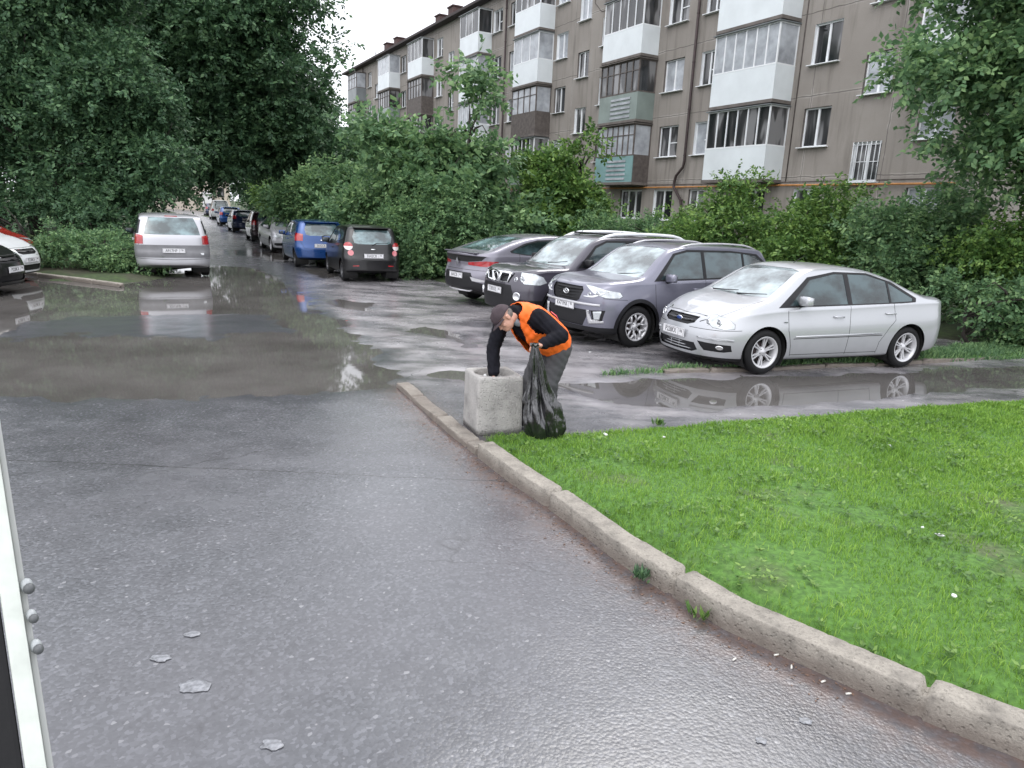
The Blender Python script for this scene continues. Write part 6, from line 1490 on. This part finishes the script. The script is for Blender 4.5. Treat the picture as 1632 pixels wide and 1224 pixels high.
    chain(b, [CH+Vector((-.05, .03, .02)), SHR, ELR, HDR+Vector((0, 0, .03))], [.10, .085, .07, .058]); chain(b, [CH+Vector((.03, -.04, .03)), SHL, ELL, ELL.lerp(HDL, .72)], [.10, .092, .075, .058])
    chain(b, [NK+Vector((.03, .02, 0)), NK+Vector((-.02, -.02, .01))], [.085, .078])
    JK = simple('black_jacket', (.009, .009, .013), .85, var=.3, scale=9, bmp=.35, bscale=30, spec=.15)
    put(remesh('jacket', b.bm, .008, 2, folds(.011, 14, 3)), 'jacket', JK)
    # shirt seen at the open collar
    b = MB(); b.ball(NK+Vector((.01, -.075, -.06)), (.035, .03, .075), 14, rot=tm); put(remesh('shirt', b.bm, .008, 1), 'shirt', simple('grey_shirt', (.22, .24, .27), .8, var=.2, scale=30))
    # trousers and boots
    b = MB(); chain(b, [HIP+Vector((0, 0, -.02)), HPR, KNR, KNR.lerp(FTR, .35)], [.135, .115, .085, .078]); chain(b, [HIP+Vector((0, 0, -.02)), HPL, KNL, KNL.lerp(FTL, .35)], [.135, .122, .088, .08])
    put(remesh('trousers', b.bm, .009, 3, folds(.010, 11, 7)), 'trousers', simple('grey_trousers', (.065, .065, .07), .85, var=.25, scale=7, bmp=.3))
    b = MB()
    for kn, ft in ((KNR, FTR), (KNL, FTL)):
        chain(b, [kn.lerp(ft, .25), ft], [.066, .058]); chain(b, [ft, ft+Vector((-.10, -.04, -.012)), ft+Vector((-.17, -.07, -.02))], [.055, .048, .04])
    for v in b.bm.verts: v.co.z = max(v.co.z, .004)
    put(remesh('boots', b.bm, .009, 2), 'boots', simple('black_boots', (.008, .008, .009), .5, bmp=.1, spec=.3))
    # hi-vis vest: shell over the jacket, open down the front, cut away at the arms
    b = MB()
    for i in range(12):
        t = i/11; p = (HIP+Vector((-.01, -.01, .025))).lerp(NK+Vector((.04, .035, 0)), t); w_ = .19+.025*math.sin(t*3.1)-.05*max(0, t-.75)*4; d_ = .155+.02*math.sin(t*3.1)-.05*max(0, t-.75)*3
        b.ball(p, (d_, w_, .10), 20, rot=tm)
    me = remesh('vest', b.bm, .010, 2, folds(.011, 12, 11))
    bm2 = bmesh.new(); bm2.from_mesh(me); Ti = (Matrix.Translation(HIP) @ tm).inverted(); Lz = (NK-HIP).length
    dele = []
    for f in bm2.faces:
        c = f.calc_center_median(); l = Ti @ c; fr = l.x
        hw = .045+.055*max(0, (l.z/Lz-.35))
        if fr > 0 and abs(l.y+.0) < hw: dele.append(f); continue
        if l.z < -.085 or l.z > Lz+.02: dele.append(f); continue
        for sh, el in ((SHR, ELR), (SHL, ELL)):
            ax_ = (el-sh).normalized(); v = c-(sh-ax_*.10); pr_ = v.dot(ax_)
            if 0 < pr_ < .4 and (v-ax_*pr_).length < .105 and pr_ > .05: dele.append(f); break
    bmesh.ops.delete(bm2, geom=dele, context='FACES'); bm2.to_mesh(me); bm2.free()
    for v in me.vertices:                                   # front panels hang away from the chest, tail hangs at the hip
        l = Ti @ v.co
        if l.x > .02: v.co.z -= (l.x-.02)*.55*max(0, 1-abs(l.z/Lz-.5)*1.2)
        if l.z < .06: v.co.z -= (.06-l.z)*.45
    VS = simple('orange_vest', (.95, .16, .015), .6, var=.08, scale=12, bmp=.2, bscale=60)
    vo = put(me, 'vest', VS); m = vo.modifiers.new('t', 'SOLIDIFY'); m.thickness = .006; m.offset = 1
    b = MB(); b.tube([SHL+Vector((.11, -.02, .07)), SHL+Vector((.16, -.03, .035)), SHL+Vector((.19, -.035, -.01))], [.008, .012, .008], 8, flat=.4)
    put(b.mesh('sleeve_flash'), 'sleeve_flash', simple('red_flash', (.7, .08, .1), .5))
person()
# ------------------------------------------------------------------ the sack
def sack():
    P = [(.905, .030), (.895, .042), (.875, .026), (.85, .034), (.78, .050), (.68, .066), (.58, .082), (.48, .105), (.38, .138), (.28, .165), (.18, .178), (.10, .172), (.04, .145), (.012, .10), (.006, .0)]
    n = 120; V = []; zs = []
    Zs = []; 
    for (z0, r0), (z1, r1) in zip(P, P[1:]):
        for k in range(6): t = k/6; Zs.append((z0+(z1-z0)*t, r0+(r1-r0)*t))
    Zs.append(P[-1])
    for z, r in Zs:
        cx = .185+(.9-z)*.135; cy = 6.20+.02*math.sin(z*5)
        for k in range(n):
            a = 2*math.pi*k/n; up_ = min(1, z/.55); 
            pl = (.32*math.sin(a*7+1.2+z*2)+.22*math.sin(a*11+z*5+.5)+.14*math.sin(a*17-z*4))*(.28+.5*up_)
            pl += .5*(float(vnoise(np.array(a*5.1+z*3), np.array(z*9+a), 9))-.5)*(1.1-.5*up_)
            rr = r*(1+pl*.62); lob = 1+.16*math.cos(a-.2)*(z < .35)-.10*math.cos(2*a+1)
            V.append((cx+rr*lob*math.cos(a), cy+rr*.72*math.sin(a), max(.004, z+.010*math.sin(a*5+z*20)*(z < .9))))
    V = np.array(V); ids = np.arange(len(V)).reshape(-1, n); Fq = np.stack([ids[:-1], np.roll(ids[:-1], -1, 1), np.roll(ids[1:], -1, 1), ids[1:]], -1).reshape(-1, 4)
    V[:, 0] -= .28; V[:, 1] -= 6.2
    me = np_mesh('sack', V, [Fq], True); bm_ = bmesh.new(); bm_.from_mesh(me); bmesh.ops.recalc_face_normals(bm_, faces=bm_.faces); bm_.to_mesh(me); bm_.free()
    m, nt, p = new_mat('black_polythene'); v = coords(nt); p.inputs['Base Color'].default_value = (.009, .009, .011, 1); p.inputs['Roughness'].default_value = .17; p.inputs['IOR'].default_value = 1.9
    wv = N(nt, 'ShaderNodeTexNoise', Scale=9, Detail=5); nt.links.new(coords(nt, scale=(1.6, 1.6, .4)), wv.inputs[0]); bump(nt, wv.outputs['Fac'], p, .9, .03)
    o = mesh_obj('rubbish_sack', me, m); o.location = (.28, 6.2, .02); tag(o, 'crumpled black polythene sack hanging full from the man\'s hand to the grass', 'sack')
sack()
# ------------------------------------------------------------------ litter
def scrap(name, lab, cat, x, y, z, s_, mat, seed, group, th=.35):
    rd = random.Random(seed); b = MB(); q = bmesh.ops.create_icosphere(b.bm, subdivisions=2, radius=1)
    for v in q['verts']:
        k = 1+rd.uniform(-.35, .35); v.co = Vector((v.co.x*s_*k, v.co.y*s_*k*.75, v.co.z*s_*th*k))
    o = b.build(name, mat); o.location = (x, y, z+s_*th*.6); o.rotation_euler = (rd.uniform(-.2, .2), rd.uniform(-.2, .2), rd.uniform(0, 6)); return tag(o, lab, cat, group)
WP = simple('wet_paper', (.62, .63, .62), .6, var=.15, scale=20)
LGP = 'scraps of litter on the lawn'
for i, (x, y, s_, lb) in enumerate([(.89, 6.26, .024, 'white paper scrap in the grass nearest the black sack'), (1.44, 6.27, .020, 'white paper scrap in the grass right of the sack'), (3.56, 6.30, .02, 'small white scrap far out on the lawn'),
        (2.80, 4.21, .026, 'crumpled white scrap in the weedy middle of the lawn'), (2.43, 3.44, .018, 'small white scrap near the kerb on the lawn'), (2.76, 4.33, .012, 'tiny white scrap beside the crumpled one')]):
    scrap('paper_scrap', lb, 'litter', x, y, float(lawn_h(np.array(x), np.array(y)))+.02, s_, WP, i, LGP)
scrap('paper_scrap', 'white scrap on the tarmac between the man and the silver saloon', 'litter', 1.18, 10.67, .0, .03, WP, 9, 'scraps of litter on the tarmac')

def flat_scrap(lab, x, y, s_, seed):
    rd = random.Random(seed); b = MB(); n = 22
    ring = []; 
    for k in range(n):
        a = 2*math.pi*k/n; r = s_*(.62+.2*float(vnoise(np.array(math.cos(a)*2.1+seed*3.3), np.array(math.sin(a)*2.1+seed), seed))*1.6-.15*rd.random()); ring.append((r*math.cos(a)*1.25, r*math.sin(a)*.8, .004+.004*rd.random()))
    c = b.bm.verts.new((0, 0, .003)); vs_ = [b.bm.verts.new((p[0], p[1], 0)) for p in ring]; ins = [b.bm.verts.new((p[0]*.75, p[1]*.75, .0028)) for p in ring]
    for k in range(n):
        b.bm.faces.new((vs_[k], vs_[(k+1) % n], ins[(k+1) % n], ins[k])); b.bm.faces.new((ins[k], ins[(k+1) % n], c))
    o = b.build('paper_scrap', WETP); o.location = (x, y, float(road_h(np.array(x), np.array(y)))+.004); return tag(o, lab, 'litter', 'scraps of litter on the tarmac')
WETP = simple('sodden_paper', (.185, .19, .205), .35, var=.5, scale=45, bmp=.4)
for i, (x, y, s_, lb) in enumerate([(-1.49, 3.0, .042, 'pale oval sodden scrap, uppermost of the three near the white door edge'), (-1.55, 2.81, .05, 'pale slanting sodden scrap in the middle of the three near the white door edge'), (-1.31, 2.63, .075, 'largest ragged sodden scrap, lowest of the three near the white door edge'),
        (-.87, 2.32, .05, 'pale sodden scrap at the bottom edge of the photo, left of centre'), (1.08, 2.45, .03, 'small sodden scrap lying on the tarmac nearest the bottom right'), (1.31, 2.58, .035, 'faint flattened scrap between the small sodden scrap and the kerb')]): flat_scrap(lb, x, y, s_, i+2)
BUTT = simple('cigarette_paper', (.62, .60, .55), .7, var=.1)
rd_ = random.Random(4)
for i, (x, y, lb) in enumerate([(1.13, 2.99, 'cigarette end farthest from the kerb face'), (1.35, 3.04, 'cigarette end close against the kerb, upper one of the row'), (1.39, 2.95, 'cigarette end lying second in the row along the kerb'), (1.50, 2.85, 'thick cigarette end third in the row along the kerb'), (1.58, 2.77, 'cigarette end lowest in the row along the kerb')]):
    b = MB(); a = rd_.uniform(0, 3); d = Vector((math.cos(a), math.sin(a), 0))*.013; b.tube([-d, d*.2, d], [.0042, .0045, .004], 8); o = b.build('cigarette_end', BUTT); o.location = (x, y, .006); tag(o, lb, 'cigarette end', 'cigarette ends along the kerb')
# twigs and leaf dirt in the gutter
def debris():
    rg = np.random.default_rng(21); n = 700; P, s_ = resample(KB, .02); k = rg.integers(20, 300, n); k = np.minimum(k, len(P)-1)
    T = np.gradient(P, axis=0); T /= np.hypot(*T.T)[:, None]; Nn = np.stack([T[:, 1], -T[:, 0]], 1); off = np.abs(rg.normal(size=n))*.10+.015
    xy = P[k]+Nn[k]*off[:, None]; a = rg.uniform(0, 6.28, n); L_ = rg.uniform(.004, .014, n); d = np.column_stack([np.cos(a), np.sin(a), rg.uniform(-.1, .3, n)])*L_[:, None]; wv = np.column_stack([-np.sin(a), np.cos(a), a*0])*(L_*rg.uniform(.2, .6, n))[:, None]
    b0 = np.column_stack([xy, road_h(xy[:, 0], xy[:, 1])+.003]); V = np.stack([b0-d, b0+wv, b0+d, b0-wv], 1).reshape(-1, 3)
    tag(mesh_obj('gutter_dirt', np_mesh('gutter_dirt', V, [np.arange(len(V)).reshape(-1, 4)]), simple('leaf_dirt', (.14, .085, .06), .8, var=.6, scale=60)), 'brown leaf crumbs and grit gathered along the kerb foot', 'debris', None, 'stuff')
debris()
# the edge of the open vehicle door beside the camera
def door_edge():
    a, c = Vector((-.560, .712, 1.90)), Vector((-.386, .495, 1.51))
    root = empty('vehicle_door', c); tag(root, 'white door edge of the near vehicle with a black seal, cutting the lower left corner', 'vehicle door')
    ax = (a-c).normalized(); L_ = (a-c).length
    view = ((a+c)/2-Vector((0, 0, EYE))).normalized(); sx = ax.cross(view).normalized()     # sideways
    if sx.x < 0: sx = -sx
    dp = sx.cross(ax).normalized()
    if dp.dot(view) < 0: dp = -dp
    Mx = Matrix((sx, ax, dp)).transposed().to_4x4()
    b = MB(); b.box((0, L_/2, .012), (.0155, L_, .024), bev=.003); b.bm.transform(Mx); b.build('door_edge', simple('white_enamel', (.50, .53, .49), .45, var=.12, scale=30), root)
    b = MB(); b.box((.0105, L_/2, .020), (.005, L_, .012), bev=.0015); b.bm.transform(Mx); b.build('edge_lip', simple('lip_grey', (.36, .37, .36), .5), root)
    b = MB(); b.box((-.042, L_/2-.06, .016), (.066, L_, .03), bev=.004); b.bm.transform(Mx); b.build('door_seal', MT['rubber'], root)
    for t, r, w_ in ((.45, .0050, .0), (.39, .0042, .0), (.33, .0045, .0)):
        b = MB(); b.ball((.0135, L_*t, .006), (r*1.1, r*1.5, r), 12); b.ball((.0150, L_*t-.004, .002), (r*1.0, r*1.1, r*1.0), 10, mi=1); b.bm.transform(Mx); b.build('hinge_knob', [simple('knob_grey', (.33, .35, .36), .4), simple('knob_dark', (.09, .095, .10), .5)], root)
door_edge()
